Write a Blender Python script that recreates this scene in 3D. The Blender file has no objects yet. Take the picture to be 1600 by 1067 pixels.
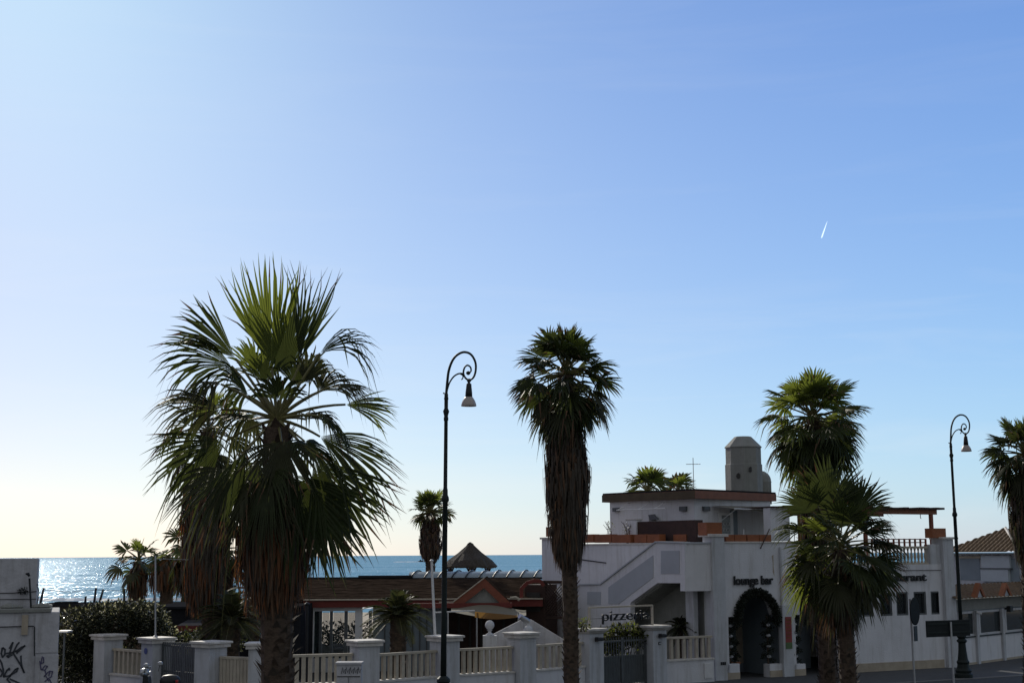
import bpy, bmesh, math, random
from mathutils import Vector, Matrix
sc = bpy.context.scene
COL = sc.collection
R = math.radians
# ------------------------------------------------------------------ camera
CAMZ, F = 4.2, 2222.0
cam = bpy.data.cameras.new('camera'); cam_o = bpy.data.objects.new('camera', cam); COL.objects.link(cam_o)
sc.camera = cam_o
cam.sensor_width = 36; cam.lens = 50; cam.clip_start = .5; cam.clip_end = 60000
CR = Matrix.Rotation(R(90 + 8.52), 3, 'X') @ Matrix.Rotation(R(-.32), 3, 'Z')
cam_o.location = (0, 0, CAMZ); cam_o.rotation_euler = CR.to_euler()
# ------------------------------------------------------------------ light
SUN_EL, SUN_AZ = 26, -22
w = bpy.data.worlds.new('World'); sc.world = w; w.use_nodes = True
nt = w.node_tree
sky = nt.nodes.new('ShaderNodeTexSky'); sky.sky_type = 'NISHITA'; sky.sun_disc = False
sky.sun_elevation = R(SUN_EL); sky.sun_rotation = R(SUN_AZ); sky.air_density = 1; sky.dust_density = .6; sky.ozone_density = 1
sep = nt.nodes.new('ShaderNodeSeparateColor'); com = nt.nodes.new('ShaderNodeCombineColor')
nt.links.new(sky.outputs[0], sep.inputs[0])
geo = nt.nodes.new('ShaderNodeTexCoord'); sx = nt.nodes.new('ShaderNodeSeparateXYZ'); nt.links.new(geo.outputs['Generated'], sx.inputs[0])
def mth(op, a, b):
    m_ = nt.nodes.new('ShaderNodeMath'); m_.operation = op
    for k_, v_ in enumerate((a, b)):
        if isinstance(v_, (int, float)): m_.inputs[k_].default_value = v_
        else: nt.links.new(v_, m_.inputs[k_])
    return m_.outputs[0]
for i, (g, a, cz, cx) in enumerate([(.642, -.504, -1.057, -.061), (.809, -.353, -.279, .445), (.491, -.021, -.264, .265)]):   # hazy air: response of each colour with height and bearing
    e_ = mth('EXPONENT', mth('ADD', mth('ADD', mth('MULTIPLY', sx.outputs[2], cz), mth('MULTIPLY', sx.outputs[0], cx)), a), 0)
    nt.links.new(mth('MULTIPLY', mth('MULTIPLY', mth('POWER', mth('MULTIPLY', sep.outputs[i], .1), g), e_), 10), com.inputs[i])
# neutral pale fill light added to the unseen sky overhead and behind the camera
mr1 = nt.nodes.new('ShaderNodeMapRange'); mr1.interpolation_type = 'SMOOTHSTEP'; mr1.inputs['From Min'].default_value = .5; mr1.inputs['From Max'].default_value = -.3
mr2 = nt.nodes.new('ShaderNodeMapRange'); mr2.interpolation_type = 'SMOOTHSTEP'; mr2.inputs['From Min'].default_value = .5; mr2.inputs['From Max'].default_value = .85
nt.links.new(sx.outputs[1], mr1.inputs[0]); nt.links.new(sx.outputs[2], mr2.inputs[0])
mm = nt.nodes.new('ShaderNodeMath'); mm.operation = 'MAXIMUM'; nt.links.new(mr1.outputs[0], mm.inputs[0]); nt.links.new(mr2.outputs[0], mm.inputs[1])
mk = nt.nodes.new('ShaderNodeMath'); mk.operation = 'MULTIPLY'; mk.inputs[1].default_value = .88; nt.links.new(mm.outputs[0], mk.inputs[0])
mix = nt.nodes.new('ShaderNodeMixRGB'); mix.inputs[2].default_value = (3.7, 3.85, 3.85, 1)
nt.links.new(mk.outputs[0], mix.inputs[0]); nt.links.new(com.outputs[0], mix.inputs[1])
wmp = nt.nodes.new('ShaderNodeMapping'); wmp.inputs['Scale'].default_value = (1.5, 1.5, 14); wmp.inputs['Rotation'].default_value = (0, .12, 0); nt.links.new(geo.outputs['Generated'], wmp.inputs[0])
wno = nt.nodes.new('ShaderNodeTexNoise'); wno.inputs['Scale'].default_value = 2.2; wno.inputs['Detail'].default_value = 7; wno.inputs['Roughness'].default_value = .6; wno.inputs['Distortion'].default_value = .6; nt.links.new(wmp.outputs[0], wno.inputs[0])
wr = nt.nodes.new('ShaderNodeMapRange'); wr.inputs['From Min'].default_value = .5; wr.inputs['From Max'].default_value = .8; wr.inputs['To Max'].default_value = .22; nt.links.new(wno.outputs[0], wr.inputs[0])
wz = nt.nodes.new('ShaderNodeMapRange'); wz.interpolation_type = 'SMOOTHSTEP'; wz.inputs['From Min'].default_value = .28; wz.inputs['From Max'].default_value = .02; wz.inputs['To Min'].default_value = .25; nt.links.new(sx.outputs[2], wz.inputs[0])
wm = nt.nodes.new('ShaderNodeMixRGB'); wm.inputs[2].default_value = (9.2, 9.2, 9.0, 1); nt.links.new(mth('MULTIPLY', wr.outputs[0], wz.outputs[0]), wm.inputs[0]); nt.links.new(mix.outputs[0], wm.inputs[1])
bg = nt.nodes['Background']; nt.links.new(wm.outputs[0], bg.inputs[0]); bg.inputs[1].default_value = .1
sl = bpy.data.lights.new('sun', 'SUN'); sl.energy = 3.2; sl.angle = R(.5); sl.color = (1, .93, .8)
so = bpy.data.objects.new('sun', sl); COL.objects.link(so); so.location = (-20, 20, 40)
SD = Vector((math.sin(R(SUN_AZ)) * math.cos(R(SUN_EL)), math.cos(R(SUN_AZ)) * math.cos(R(SUN_EL)), math.sin(R(SUN_EL))))
so.rotation_euler = SD.to_track_quat('Z', 'Y').to_euler()
sc.view_settings.view_transform = 'Standard'; sc.view_settings.look = 'None'
sc.view_settings.exposure = 0; sc.view_settings.gamma = 1
# ------------------------------------------------------------------ measuring the place from the camera's bearings
def ray(px, py): return CR @ Vector(((px - 800) / F, (533.5 - py) / F, -1))
def ground(px, py, z=0.0):
    d = ray(px, py); t = (z - CAMZ) / d.z; return Vector((d.x * t, d.y * t, z))
def at(px, py, Y):
    d = ray(px, py); t = Y / d.y; return Vector((d.x * t, Y, CAMZ + d.z * t))
class Frame:                       # a vertical plane through A and B: s along it, d out of it (toward the street), z up
    def __init__(f, A, B):
        f.o = Vector((A[0], A[1], 0)); v = Vector((B[0] - A[0], B[1] - A[1], 0)); f.len = v.length; f.e = v.normalized()
        f.n = Vector((f.e.y, -f.e.x, 0))
    def p(f, s, d, z): return f.o + f.e * s + f.n * d + Vector((0, 0, z))
    def hit(f, px, py, d=0.0):
        r = ray(px, py); o = f.o + f.n * d
        t = (o - Vector((0, 0, 0))).dot(f.n) / r.dot(f.n); q = r * t
        return (q - o).dot(f.e), CAMZ + q.z
    def s(f, px, py=900, d=0.0): return f.hit(px, py, d)[0]
    def z(f, px, py, d=0.0): return f.hit(px, py, d)[1]
# ------------------------------------------------------------------ materials
MATS = {}
def mat(name, col, rough=.7, var=.15, scale=3.0, bump=.0, bscale=40., metal=0, spec=.5, trans=0, stretch=None, stain=0, tcol=None):
    m = bpy.data.materials.new(name); m.use_nodes = True; n = m.node_tree; b = n.nodes['Principled BSDF']
    b.inputs['Roughness'].default_value = rough; b.inputs['Metallic'].default_value = metal
    b.inputs['Specular IOR Level'].default_value = spec
    tc = n.nodes.new('ShaderNodeTexCoord'); mp = n.nodes.new('ShaderNodeMapping'); n.links.new(tc.outputs['Object'], mp.inputs[0])
    if stretch: mp.inputs['Scale'].default_value = stretch
    no = n.nodes.new('ShaderNodeTexNoise'); no.inputs['Scale'].default_value = scale; no.inputs['Detail'].default_value = 6; no.inputs['Roughness'].default_value = .65
    n.links.new(mp.outputs[0], no.inputs[0])
    rp = n.nodes.new('ShaderNodeValToRGB'); rp.color_ramp.elements[0].position = .3; rp.color_ramp.elements[1].position = .7
    rp.color_ramp.elements[0].color = tuple(c * (1 - var) for c in col) + (1,); rp.color_ramp.elements[1].color = tuple(min(1, c * (1 + var)) for c in col) + (1,)
    n.links.new(no.outputs[0], rp.inputs[0]); out = rp.outputs[0]
    if stain:
        mp2 = n.nodes.new('ShaderNodeMapping'); mp2.inputs['Scale'].default_value = (4, 4, .35); n.links.new(tc.outputs['Object'], mp2.inputs[0])
        n2 = n.nodes.new('ShaderNodeTexNoise'); n2.inputs['Scale'].default_value = 1.3; n2.inputs['Detail'].default_value = 8; n2.inputs['Roughness'].default_value = .7
        n.links.new(mp2.outputs[0], n2.inputs[0])
        r2 = n.nodes.new('ShaderNodeValToRGB'); r2.color_ramp.elements[0].position = .5; r2.color_ramp.elements[1].position = .78
        n.links.new(n2.outputs[0], r2.inputs[0])
        mu = n.nodes.new('ShaderNodeMath'); mu.operation = 'MULTIPLY'; mu.inputs[1].default_value = stain; n.links.new(r2.outputs[0], mu.inputs[0])
        mx = n.nodes.new('ShaderNodeMixRGB'); mx.inputs[2].default_value = (col[0] * .42, col[1] * .38, col[2] * .3, 1)
        n.links.new(mu.outputs[0], mx.inputs[0]); n.links.new(out, mx.inputs[1]); out = mx.outputs[0]
    n.links.new(out, b.inputs['Base Color'])
    if spec < .06:
        b2 = n.nodes.new('ShaderNodeBsdfDiffuse'); n.links.new(out, b2.inputs[0]); n.links.new(b2.outputs[0], n.nodes['Material Output'].inputs[0]); b = b2
    if bump:
        nb = n.nodes.new('ShaderNodeTexNoise'); nb.inputs['Scale'].default_value = bscale; nb.inputs['Detail'].default_value = 4
        n.links.new(mp.outputs[0], nb.inputs[0]); bp = n.nodes.new('ShaderNodeBump'); bp.inputs['Strength'].default_value = bump; bp.inputs['Distance'].default_value = .03
        n.links.new(nb.outputs[0], bp.inputs['Height']); n.links.new(bp.outputs[0], b.inputs['Normal'])
    if trans:
        tr = n.nodes.new('ShaderNodeBsdfTranslucent'); ms = n.nodes.new('ShaderNodeMixShader'); ms.inputs[0].default_value = trans
        tr.inputs[0].default_value = (tcol or col) + (1,)
        n.links.new(b.outputs[0], ms.inputs[1]); n.links.new(tr.outputs[0], ms.inputs[2]); n.links.new(ms.outputs[0], n.nodes['Material Output'].inputs[0])
    MATS[name] = m; return m
white = mat('white_plaster', (.60, .605, .63), .85, .08, 1.2, .35, 25, stain=.5)
white2 = mat('white_pillar_plaster', (.46, .475, .50), .85, .1, 2.5, .4, 30, stain=.75)
dirty = mat('dirty_white_render', (.42, .42, .44), .9, .2, 1.6, .5, 14, stain=.7)
recess = mat('grey_panel_paint', (.36, .385, .42), .85, .07, 2, .2, 30)
cream = mat('cream_concrete', (.40, .36, .29), .8, .15, 5, .3, 40, stain=.3)
beige = mat('beige_skirting', (.36, .31, .24), .85, .15, 3, .3, 30, stain=.3)
capm = mat('cap_stone', (.52, .50, .47), .7, .16, 6, .3, 30, stain=.5)
orange = mat('orange_terracotta_paint', (.23, .075, .025), .7, .2, 3, .2, 30)
brownfas = mat('shade_toned_fascia_wood', (.075, .055, .03), .8, .25, 3, .3, 30)  # darkened to carry the left fascia's shade in its colour
brown = mat('dark_brown_wood', (.035, .016, .011), .8, .3, 4, .3, 30)
redwood = mat('reddish_painted_wood', (.17, .045, .022), .7, .2, 4, .2, 30)
fascia_m = mat('roof_fascia_wood', (.18, .062, .024), .6, .2, 3, .2, 30)
redfab = mat('red_fascia_paint', (.13, .022, .016), .8, .2, 3)
roofb = mat('brown_shingle', (.036, .026, .02), .95, .35, 3, .5, 20, stretch=(1, 1, 4), spec=.05)
signb = mat('sign_back_paint', (.022, .026, .027), .8, .15, 6, spec=.08)
fabgrey = mat('grey_awning_fabric', (.05, .05, .055), .9, .15, 4, spec=.0)
bushs = mat('painted_sunlit_leaf', (.06, .06, .035), .2, .3, 3, trans=.5, tcol=(.75, .72, .45), spec=.8)  # brightened copy of the bush leaf; sun on leaves put into its colour
tile = mat('terracotta_tile', (.10, .064, .034), .95, .4, 6, .5, 30)
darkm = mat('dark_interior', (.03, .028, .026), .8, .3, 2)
darkroof = mat('dark_bitumen_roof', (.022, .023, .026), .95, .2, 3, .3, 20, spec=.03)
grey = mat('grey_concrete', (.22, .225, .21), .9, .12, 2.5, .4, 25, stain=.4)
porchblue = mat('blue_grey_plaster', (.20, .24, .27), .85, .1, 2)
greymetal = mat('grey_metal', (.09, .10, .105), .55, .15, 6, metal=.2)
galv = mat('galvanised_steel', (.38, .39, .40), .4, .12, 12, metal=.7)
gunmetal = mat('dark_green_iron', (.013, .019, .018), .55, .25, 8, .15, 60, metal=0, spec=.22)
blackp = mat('black_paint', (.012, .013, .015), .5, .2, 8, spec=.35)
opal = mat('opal_shade', (.42, .38, .36), .4, .08, 8, trans=.25, tcol=(.6, .55, .5))
whitemetal = mat('white_painted_metal', (.6, .6, .6), .4, .08, 8)
trunkm = mat('palm_trunk_bark', (.075, .052, .035), .95, .4, 9, .9, 30, stretch=(1, 1, 3))
leaf1 = mat('fan_leaf_green', (.034, .046, .017), .5, .3, 2, trans=.42, tcol=(.068, .085, .02), spec=.2)
leaf2 = mat('fan_leaf_yellow_green', (.05, .066, .018), .5, .3, 2, trans=.5, tcol=(.20, .24, .035), spec=.25)
leaf3 = mat('fan_leaf_olive', (.042, .045, .022), .55, .3, 2, trans=.35, tcol=(.08, .085, .028), spec=.2)
dead1 = mat('dead_frond_brown', (.10, .058, .032), .9, .35, 3, trans=.25, tcol=(.20, .10, .045))
dead2 = mat('dead_frond_grey', (.060, .049, .037), .9, .3, 3, trans=.2, tcol=(.09, .065, .04))
dead3 = mat('dead_frond_rust', (.17, .072, .03), .9, .3, 3, trans=.35, tcol=(.36, .13, .045))
petm = mat('petiole_green', (.13, .12, .045), .4, .3, 4)
bushm = mat('glossy_bush_leaf', (.045, .05, .03), .16, .3, 3, trans=.3, tcol=(.3, .3, .14), spec=1)
bushd = mat('dull_bush_leaf', (.02, .024, .014), .6, .3, 3, trans=.2, tcol=(.035, .04, .018), spec=.2)
garl = mat('garland_needles', (.012, .018, .012), .75, .3, 5)
potm = mat('terracotta_pot', (.25, .10, .05), .8, .15, 5)
canvas = mat('cream_canvas', (.22, .2, .155), .8, .1, 2, trans=.25, tcol=(.30, .26, .16))
orcanvas = mat('amber_canvas', (.2, .1, .03), .8, .1, 2, trans=.3, tcol=(.35, .2, .05))
thatch = mat('dry_thatch', (.05, .042, .035), .95, .4, 14, .8, 40, stretch=(1, 1, 3))
cloth_teal = mat('teal_canvas', (.05, .16, .2), .8, .15, 3)
redsign = mat('red_banner', (.22, .035, .03), .5, .1, 4)
greensign = mat('green_banner', (.07, .12, .04), .5, .1, 4)
paint_black = mat('spray_paint_black', (.03, .035, .045), .5, .2, 8)
paint_violet = mat('spray_paint_violet', (.06, .055, .12), .5, .2, 8)
bluesticker = mat('blue_sign_paint', (.05, .08, .25), .5, .1, 8)
poly = mat('ribbed_roof_sheet', (.30, .37, .43), .4, .1, 3, spec=.3, trans=.3, tcol=(.35, .45, .55))
reflred = mat('red_lens', (.3, .02, .02), .2, .1, 4)
shutter_m = mat('pale_shutter_slats', (.42, .47, .50), .7, .07, 2)
cloudm = mat('ice_trail', (.9, .95, 1), 1, .02, 1, spec=0, trans=.85, tcol=(.85, .93, 1))
nC = cloudm.node_tree; aC = nC.nodes.new('ShaderNodeAddShader'); tC = nC.nodes.new('ShaderNodeBsdfTranslucent'); tC.inputs[0].default_value = (.9, .95, 1, 1)
mC = [n_ for n_ in nC.nodes if n_.type == 'MIX_SHADER'][0]; nC.links.new(mC.outputs[0], aC.inputs[0]); nC.links.new(tC.outputs[0], aC.inputs[1]); pC = nC.nodes.new('ShaderNodeBsdfTransparent'); xC = nC.nodes.new('ShaderNodeMixShader'); xC.inputs[0].default_value = .26; nC.links.new(pC.outputs[0], xC.inputs[1]); nC.links.new(aC.outputs[0], xC.inputs[2]); nC.links.new(xC.outputs[0], nC.nodes['Material Output'].inputs[0])   # ice crystals scatter sunlight forward
foamm = mat('sea_foam', (.85, .87, .88), .8, .1, .8)
def glass_mat(name, tint, dark=.6):
    m = bpy.data.materials.new(name); m.use_nodes = True; n = m.node_tree; b = n.nodes['Principled BSDF']
    b.inputs['Base Color'].default_value = tint + (1,); b.inputs['Roughness'].default_value = .06
    tp = n.nodes.new('ShaderNodeBsdfTransparent'); ms = n.nodes.new('ShaderNodeMixShader'); ms.inputs[0].default_value = dark
    no = n.nodes.new('ShaderNodeTexNoise'); no.inputs['Scale'].default_value = 3; bp = n.nodes.new('ShaderNodeBump'); bp.inputs['Strength'].default_value = .05
    n.links.new(no.outputs[0], bp.inputs['Height']); n.links.new(bp.outputs[0], b.inputs['Normal'])
    n.links.new(tp.outputs[0], ms.inputs[1]); n.links.new(b.outputs[0], ms.inputs[2]); n.links.new(ms.outputs[0], n.nodes['Material Output'].inputs[0]); return m
glass = glass_mat('window_glass', (.03, .04, .045), .75)
clear = glass_mat('clear_glass', (.05, .07, .07), .3)
# ------------------------------------------------------------------ mesh builder
class MB:
    def __init__(b): b.v = []; b.f = []; b.m = []; b.mats = []; b.smooth = False
    def mi(b, m):
        if m not in b.mats: b.mats.append(m)
        return b.mats.index(m)
    def add(b, vs, fs, m):
        o = len(b.v); b.v += [tuple(v) for v in vs]; k = b.mi(m)
        for f in fs: b.f.append(tuple(i + o for i in f)); b.m.append(k)
    def hexa(b, c, m):             # eight corners: bottom 4 then top 4
        b.add(c, [(0, 3, 2, 1), (4, 5, 6, 7), (0, 1, 5, 4), (1, 2, 6, 5), (2, 3, 7, 6), (3, 0, 4, 7)], m)
    def box(b, x0, x1, y0, y1, z0, z1, m):
        b.hexa([(x0, y0, z0), (x1, y0, z0), (x1, y1, z0), (x0, y1, z0), (x0, y0, z1), (x1, y0, z1), (x1, y1, z1), (x0, y1, z1)], m)
    def fbox(b, fr, s0, s1, d0, d1, z0, z1, m, bev=0):
        if bev:
            q = bev
            for (i, j, za, zb) in ((q, q, z0, z0 + q), (0, 0, z0 + q, z1 - q), (q, q, z1 - q, z1)):
                pass
            lo = [fr.p(s0, d1, z0), fr.p(s1, d1, z0), fr.p(s1, d0, z0), fr.p(s0, d0, z0)]
            mid = [fr.p(s0, d1, z1 - q), fr.p(s1, d1, z1 - q), fr.p(s1, d0, z1 - q), fr.p(s0, d0, z1 - q)]
            top = [fr.p(s0 + q, d1 - q, z1), fr.p(s1 - q, d1 - q, z1), fr.p(s1 - q, d0 + q, z1), fr.p(s0 + q, d0 + q, z1)]
            F_ = [(0, 3, 2, 1), (8, 9, 10, 11)]
            for k in range(4):
                l = (k + 1) % 4; F_ += [(k, l, l + 4, k + 4), (k + 4, l + 4, l + 8, k + 8)]
            b.add(lo + mid + top, F_, m); return
        b.hexa([fr.p(s0, d1, z0), fr.p(s1, d1, z0), fr.p(s1, d0, z0), fr.p(s0, d0, z0), fr.p(s0, d1, z1), fr.p(s1, d1, z1), fr.p(s1, d0, z1), fr.p(s0, d0, z1)], m)
    def prism(b, pts, off, m):     # polygon (3-D points) extruded by vector off; polygon may be concave
        n = len(pts); off = Vector(off); P = [Vector(p) for p in pts]
        b.add(P + [p + off for p in P], [tuple(range(n)), tuple(range(2 * n - 1, n - 1, -1))] + [(i, i + n, (i + 1) % n + n, (i + 1) % n) for i in range(n)], m)
    def tube(b, pts, rad, m, n=8, cap=True):
        P = [Vector(p) for p in pts]; K = len(P); rad = rad if isinstance(rad, (list, tuple)) else [rad] * K
        u = None; rings = []
        for i, p in enumerate(P):
            t = (P[min(i + 1, K - 1)] - P[max(i - 1, 0)]).normalized()
            if u is None: u = t.cross(Vector((0, 0, 1)) if abs(t.z) < .9 else Vector((1, 0, 0))).normalized()
            u = (u - t * u.dot(t)).normalized(); v = t.cross(u)
            rings.append([p + (u * math.cos(2 * math.pi * k / n) + v * math.sin(2 * math.pi * k / n)) * rad[i] for k in range(n)])
        fs = [(i * n + k, i * n + (k + 1) % n, (i + 1) * n + (k + 1) % n, (i + 1) * n + k) for i in range(K - 1) for k in range(n)]
        if cap: fs += [tuple(range(n - 1, -1, -1)), tuple(range((K - 1) * n, K * n))]
        b.add([q for r_ in rings for q in r_], fs, m)
    def lathe(b, c, prof, m, n=16, sx=1, sy=1):
        vs = [(c[0] + r * sx * math.cos(2 * math.pi * k / n), c[1] + r * sy * math.sin(2 * math.pi * k / n), c[2] + z) for (r, z) in prof for k in range(n)]
        fs = [(i * n + k, i * n + (k + 1) % n, (i + 1) * n + (k + 1) % n, (i + 1) * n + k) for i in range(len(prof) - 1) for k in range(n)]
        fs += [tuple(range(n - 1, -1, -1)), tuple(range((len(prof) - 1) * n, len(prof) * n))]
        b.add(vs, fs, m)
    def build(b, name, parent=None, smooth=False, **t):
        me = bpy.data.meshes.new(name); off = Vector(parent.matrix_world.translation) if parent is not None and parent.type == 'EMPTY' else (WL.get(parent.name, Vector()) if parent is not None else Vector())
        vs = [tuple(Vector(v) - off) for v in b.v] if off.length else b.v
        me.from_pydata(vs, [], b.f)
        for m in b.mats: me.materials.append(m)
        me.polygons.foreach_set('material_index', b.m)
        if smooth: me.polygons.foreach_set('use_smooth', [True] * len(b.f))
        me.update(); o = bpy.data.objects.new(name, me); COL.objects.link(o)
        if parent is not None: o.parent = parent
        WL[o.name] = off
        for k, v in t.items(): o[k] = v
        return o
WL = {}
def thing(name, label, cat, loc=(0, 0, 0), group=None):
    o = bpy.data.objects.new(name, None); COL.objects.link(o); o.location = loc; o.matrix_world = Matrix.Translation(loc)
    o.empty_display_size = .2; o['label'] = label; o['category'] = cat
    if group: o['group'] = group
    WL[o.name] = Vector(loc); return o
def tag(o, label, cat, group=None):
    o['label'] = label; o['category'] = cat
    if group: o['group'] = group
    return o
def copy_thing(r, loc, label, group=None):
    c = r.copy(); COL.objects.link(c); c.location = loc; c['label'] = label
    if group: c['group'] = group
    for ch in list(r.children):
        a = ch.copy(); COL.objects.link(a); a.parent = c
        for g in list(ch.children):
            d = g.copy(); COL.objects.link(d); d.parent = a
    return c
def text_part(s, name, origin, ex, up, height, m, parent, depth=.03, width=None, bold=.0):
    cu = bpy.data.curves.new(name, 'FONT'); cu.body = s; cu.extrude = depth / 2; cu.size = 1; cu.offset = bold
    t = bpy.data.objects.new(name, cu); COL.objects.link(t)
    me = bpy.data.meshes.new_from_object(t.evaluated_get(bpy.context.evaluated_depsgraph_get())); bpy.data.objects.remove(t)
    xs = [v.co.x for v in me.vertices]; x0, x1 = min(xs), max(xs); k = height; kx = (width / (x1 - x0)) if width else k
    off = WL.get(parent.name, Vector()); n = ex.cross(up).normalized()
    for v in me.vertices:
        c = v.co.copy(); v.co = Vector(origin) - off + ex * ((c.x - x0) * kx) + up * (c.y * k) + n * c.z
    me.materials.clear(); me.materials.append(m); me.name = name
    o = bpy.data.objects.new(name, me); COL.objects.link(o); o.parent = parent; WL[o.name] = off; return o
Z = Vector((0, 0, 1))
# ================================================================== SETTING: land, road, sea
P1 = ground(1121, 1062); P2 = ground(1480, 1042)
FA = Frame(P1, P2)                                  # the lounge-bar / restaurant facade
lampR = ground(1506, 1058)
def asphalt_mat():
    m = mat('asphalt', (.04, .042, .045), .9, .25, 4, .6, 60); return m
asph = asphalt_mat(); pave = mat('pavement_slabs', (.055, .057, .06), .85, .18, 2.2, .4, 30); kerbm = mat('kerb_stone', (.13, .13, .13), .8, .15, 4, .3, 30)
sand = mat('beach_sand', (.33, .28, .21), .95, .2, .6, .5, 3)
tilefloor = mat('terrace_paving', (.22, .20, .18), .8, .15, 3)
b = MB(); b.box(-220, 260, -120, 61, -1.9, -.02, asph); b.build('ground', kind='structure')
# beach, sloping gently to the water
b = MB(); N = 40
vs = []; fs = []
for j, (y, z) in enumerate([(58, -1.2), (90, -1.25), (130, -1.35), (165, -1.7), (210, -3.0)]):
    for i in range(N + 1): vs.append((-400 + 1000 * i / N, y + math.sin(i * .9) * 2.5 * (j > 1), z))
for j in range(4):
    for i in range(N): fs.append((j * (N + 1) + i, j * (N + 1) + i + 1, (j + 1) * (N + 1) + i + 1, (j + 1) * (N + 1) + i))
b.add(vs, fs, sand); b.build('beach', smooth=True, kind='structure')
# sea
def sea_mat():
    m = bpy.data.materials.new('sea_water'); m.use_nodes = True; n = m.node_tree; n.nodes.remove(n.nodes['Principled BSDF'])
    df = n.nodes.new('ShaderNodeBsdfDiffuse'); gl = n.nodes.new('ShaderNodeBsdfGlossy'); gl.inputs['Roughness'].default_value = .2; gl.inputs['Color'].default_value = (.8, .9, 1, 1)
    g = n.nodes.new('ShaderNodeNewGeometry'); mp = n.nodes.new('ShaderNodeMapping'); mp.inputs['Scale'].default_value = (.35, 1, 1); n.links.new(g.outputs['Position'], mp.inputs[0])
    prev = None
    for sc_, dist in ((.06, 2.0), (.35, .7), (1.6, .2)):          # swell, waves, ripples
        no = n.nodes.new('ShaderNodeTexNoise'); no.inputs['Scale'].default_value = sc_; no.inputs['Detail'].default_value = 3
        n.links.new(mp.outputs[0], no.inputs[0]); bp = n.nodes.new('ShaderNodeBump'); bp.inputs['Distance'].default_value = dist; bp.inputs['Strength'].default_value = 1
        n.links.new(no.outputs[0], bp.inputs['Height'])
        if prev: n.links.new(prev.outputs[0], bp.inputs['Normal'])
        prev = bp
    n.links.new(prev.outputs[0], gl.inputs['Normal'])
    n3 = n.nodes.new('ShaderNodeTexNoise'); n3.inputs['Scale'].default_value = .012; n3.inputs['Detail'].default_value = 6; mp3 = n.nodes.new('ShaderNodeMapping'); mp3.inputs['Scale'].default_value = (.12, 1, 1)
    n.links.new(g.outputs['Position'], mp3.inputs[0]); n.links.new(mp3.outputs[0], n3.inputs[0])
    rp = n.nodes.new('ShaderNodeValToRGB'); rp.color_ramp.elements[0].position = .35; rp.color_ramp.elements[1].position = .7
    rp.color_ramp.elements[0].color = (.13, .29, .42, 1); rp.color_ramp.elements[1].color = (.21, .39, .52, 1)
    n.links.new(n3.outputs[0], rp.inputs[0]); n.links.new(rp.outputs[0], df.inputs[0])
    # wavelet crests tilted toward the sun: small facets that mirror more
    n4 = n.nodes.new('ShaderNodeTexNoise'); n4.inputs['Scale'].default_value = 1.0; n4.inputs['Detail'].default_value = 2; n4.inputs['Roughness'].default_value = .7; mp4 = n.nodes.new('ShaderNodeMapping'); mp4.inputs['Scale'].default_value = (1.7, .16, 1)
    n.links.new(g.outputs['Position'], mp4.inputs[0]); n.links.new(mp4.outputs[0], n4.inputs[0])
    r4 = n.nodes.new('ShaderNodeMapRange'); r4.inputs['From Min'].default_value = .61; r4.inputs['From Max'].default_value = .655; r4.inputs['To Min'].default_value = .04; r4.inputs['To Max'].default_value = .9
    n.links.new(n4.outputs[0], r4.inputs[0])
    ms = n.nodes.new('ShaderNodeMixShader'); n.links.new(r4.outputs[0], ms.inputs[0]); n.links.new(df.outputs[0], ms.inputs[1]); n.links.new(gl.outputs[0], ms.inputs[2])
    n.links.new(ms.outputs[0], n.nodes['Material Output'].inputs[0]); return m
b = MB(); b.add([(-40000, 140, -1.5), (40000, 140, -1.5), (40000, 45000, -1.5), (-40000, 45000, -1.5)], [(0, 1, 2, 3)], sea_mat()); b.build('sea', kind='structure')
rng = random.Random(3)
def surf_line(y, x0, x1, wdt, name, h=.25):
    b = MB(); n = 160
    vs = []; fs = []
    for i in range(n + 1):
        x = x0 + (x1 - x0) * i / n; yy = y + 1.6 * math.sin(x * .06) + .8 * math.sin(x * .21 + 1); ww = wdt * (.35 + .65 * abs(math.sin(x * .045 + y))) * (.7 + .6 * rng.random())
        vs += [(x, yy - ww, -1.48), (x, yy - ww * .3, -1.48 + h * (.5 + rng.random() * .7)), (x, yy + ww * .5, -1.485)]
    for i in range(n): fs += [(3 * i, 3 * i + 3, 3 * i + 4, 3 * i + 1), (3 * i + 1, 3 * i + 4, 3 * i + 5, 3 * i + 2)]
    b.add(vs, fs, foamm); b.build(name, kind='stuff')
surf_line(172, -110, 60, 2.2, 'surf_foam'); surf_line(190, -110, 60, 1.2, 'surf_foam', .4); surf_line(160, -110, 60, 1.5, 'surf_foam', .15)
# pavement and kerb before the facade; restaurant yard
kerb_d = (lampR - FA.o).dot(FA.n) + .35
b = MB(); b.fbox(FA, -6, 60, -14, kerb_d - .18, -.3, .0, pave); pv = b.build('pavement', kind='structure')
b = MB()
for k in range(36): b.fbox(FA, -6 + k * 1.5, -6 + k * 1.5 + 1.488, kerb_d - .18, kerb_d, -.3, .004, kerbm, .015)
b.build('kerb', kind='structure')
b = MB(); b.box(-220, 260, -119, 40, -.14, -.11, asph)
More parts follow.
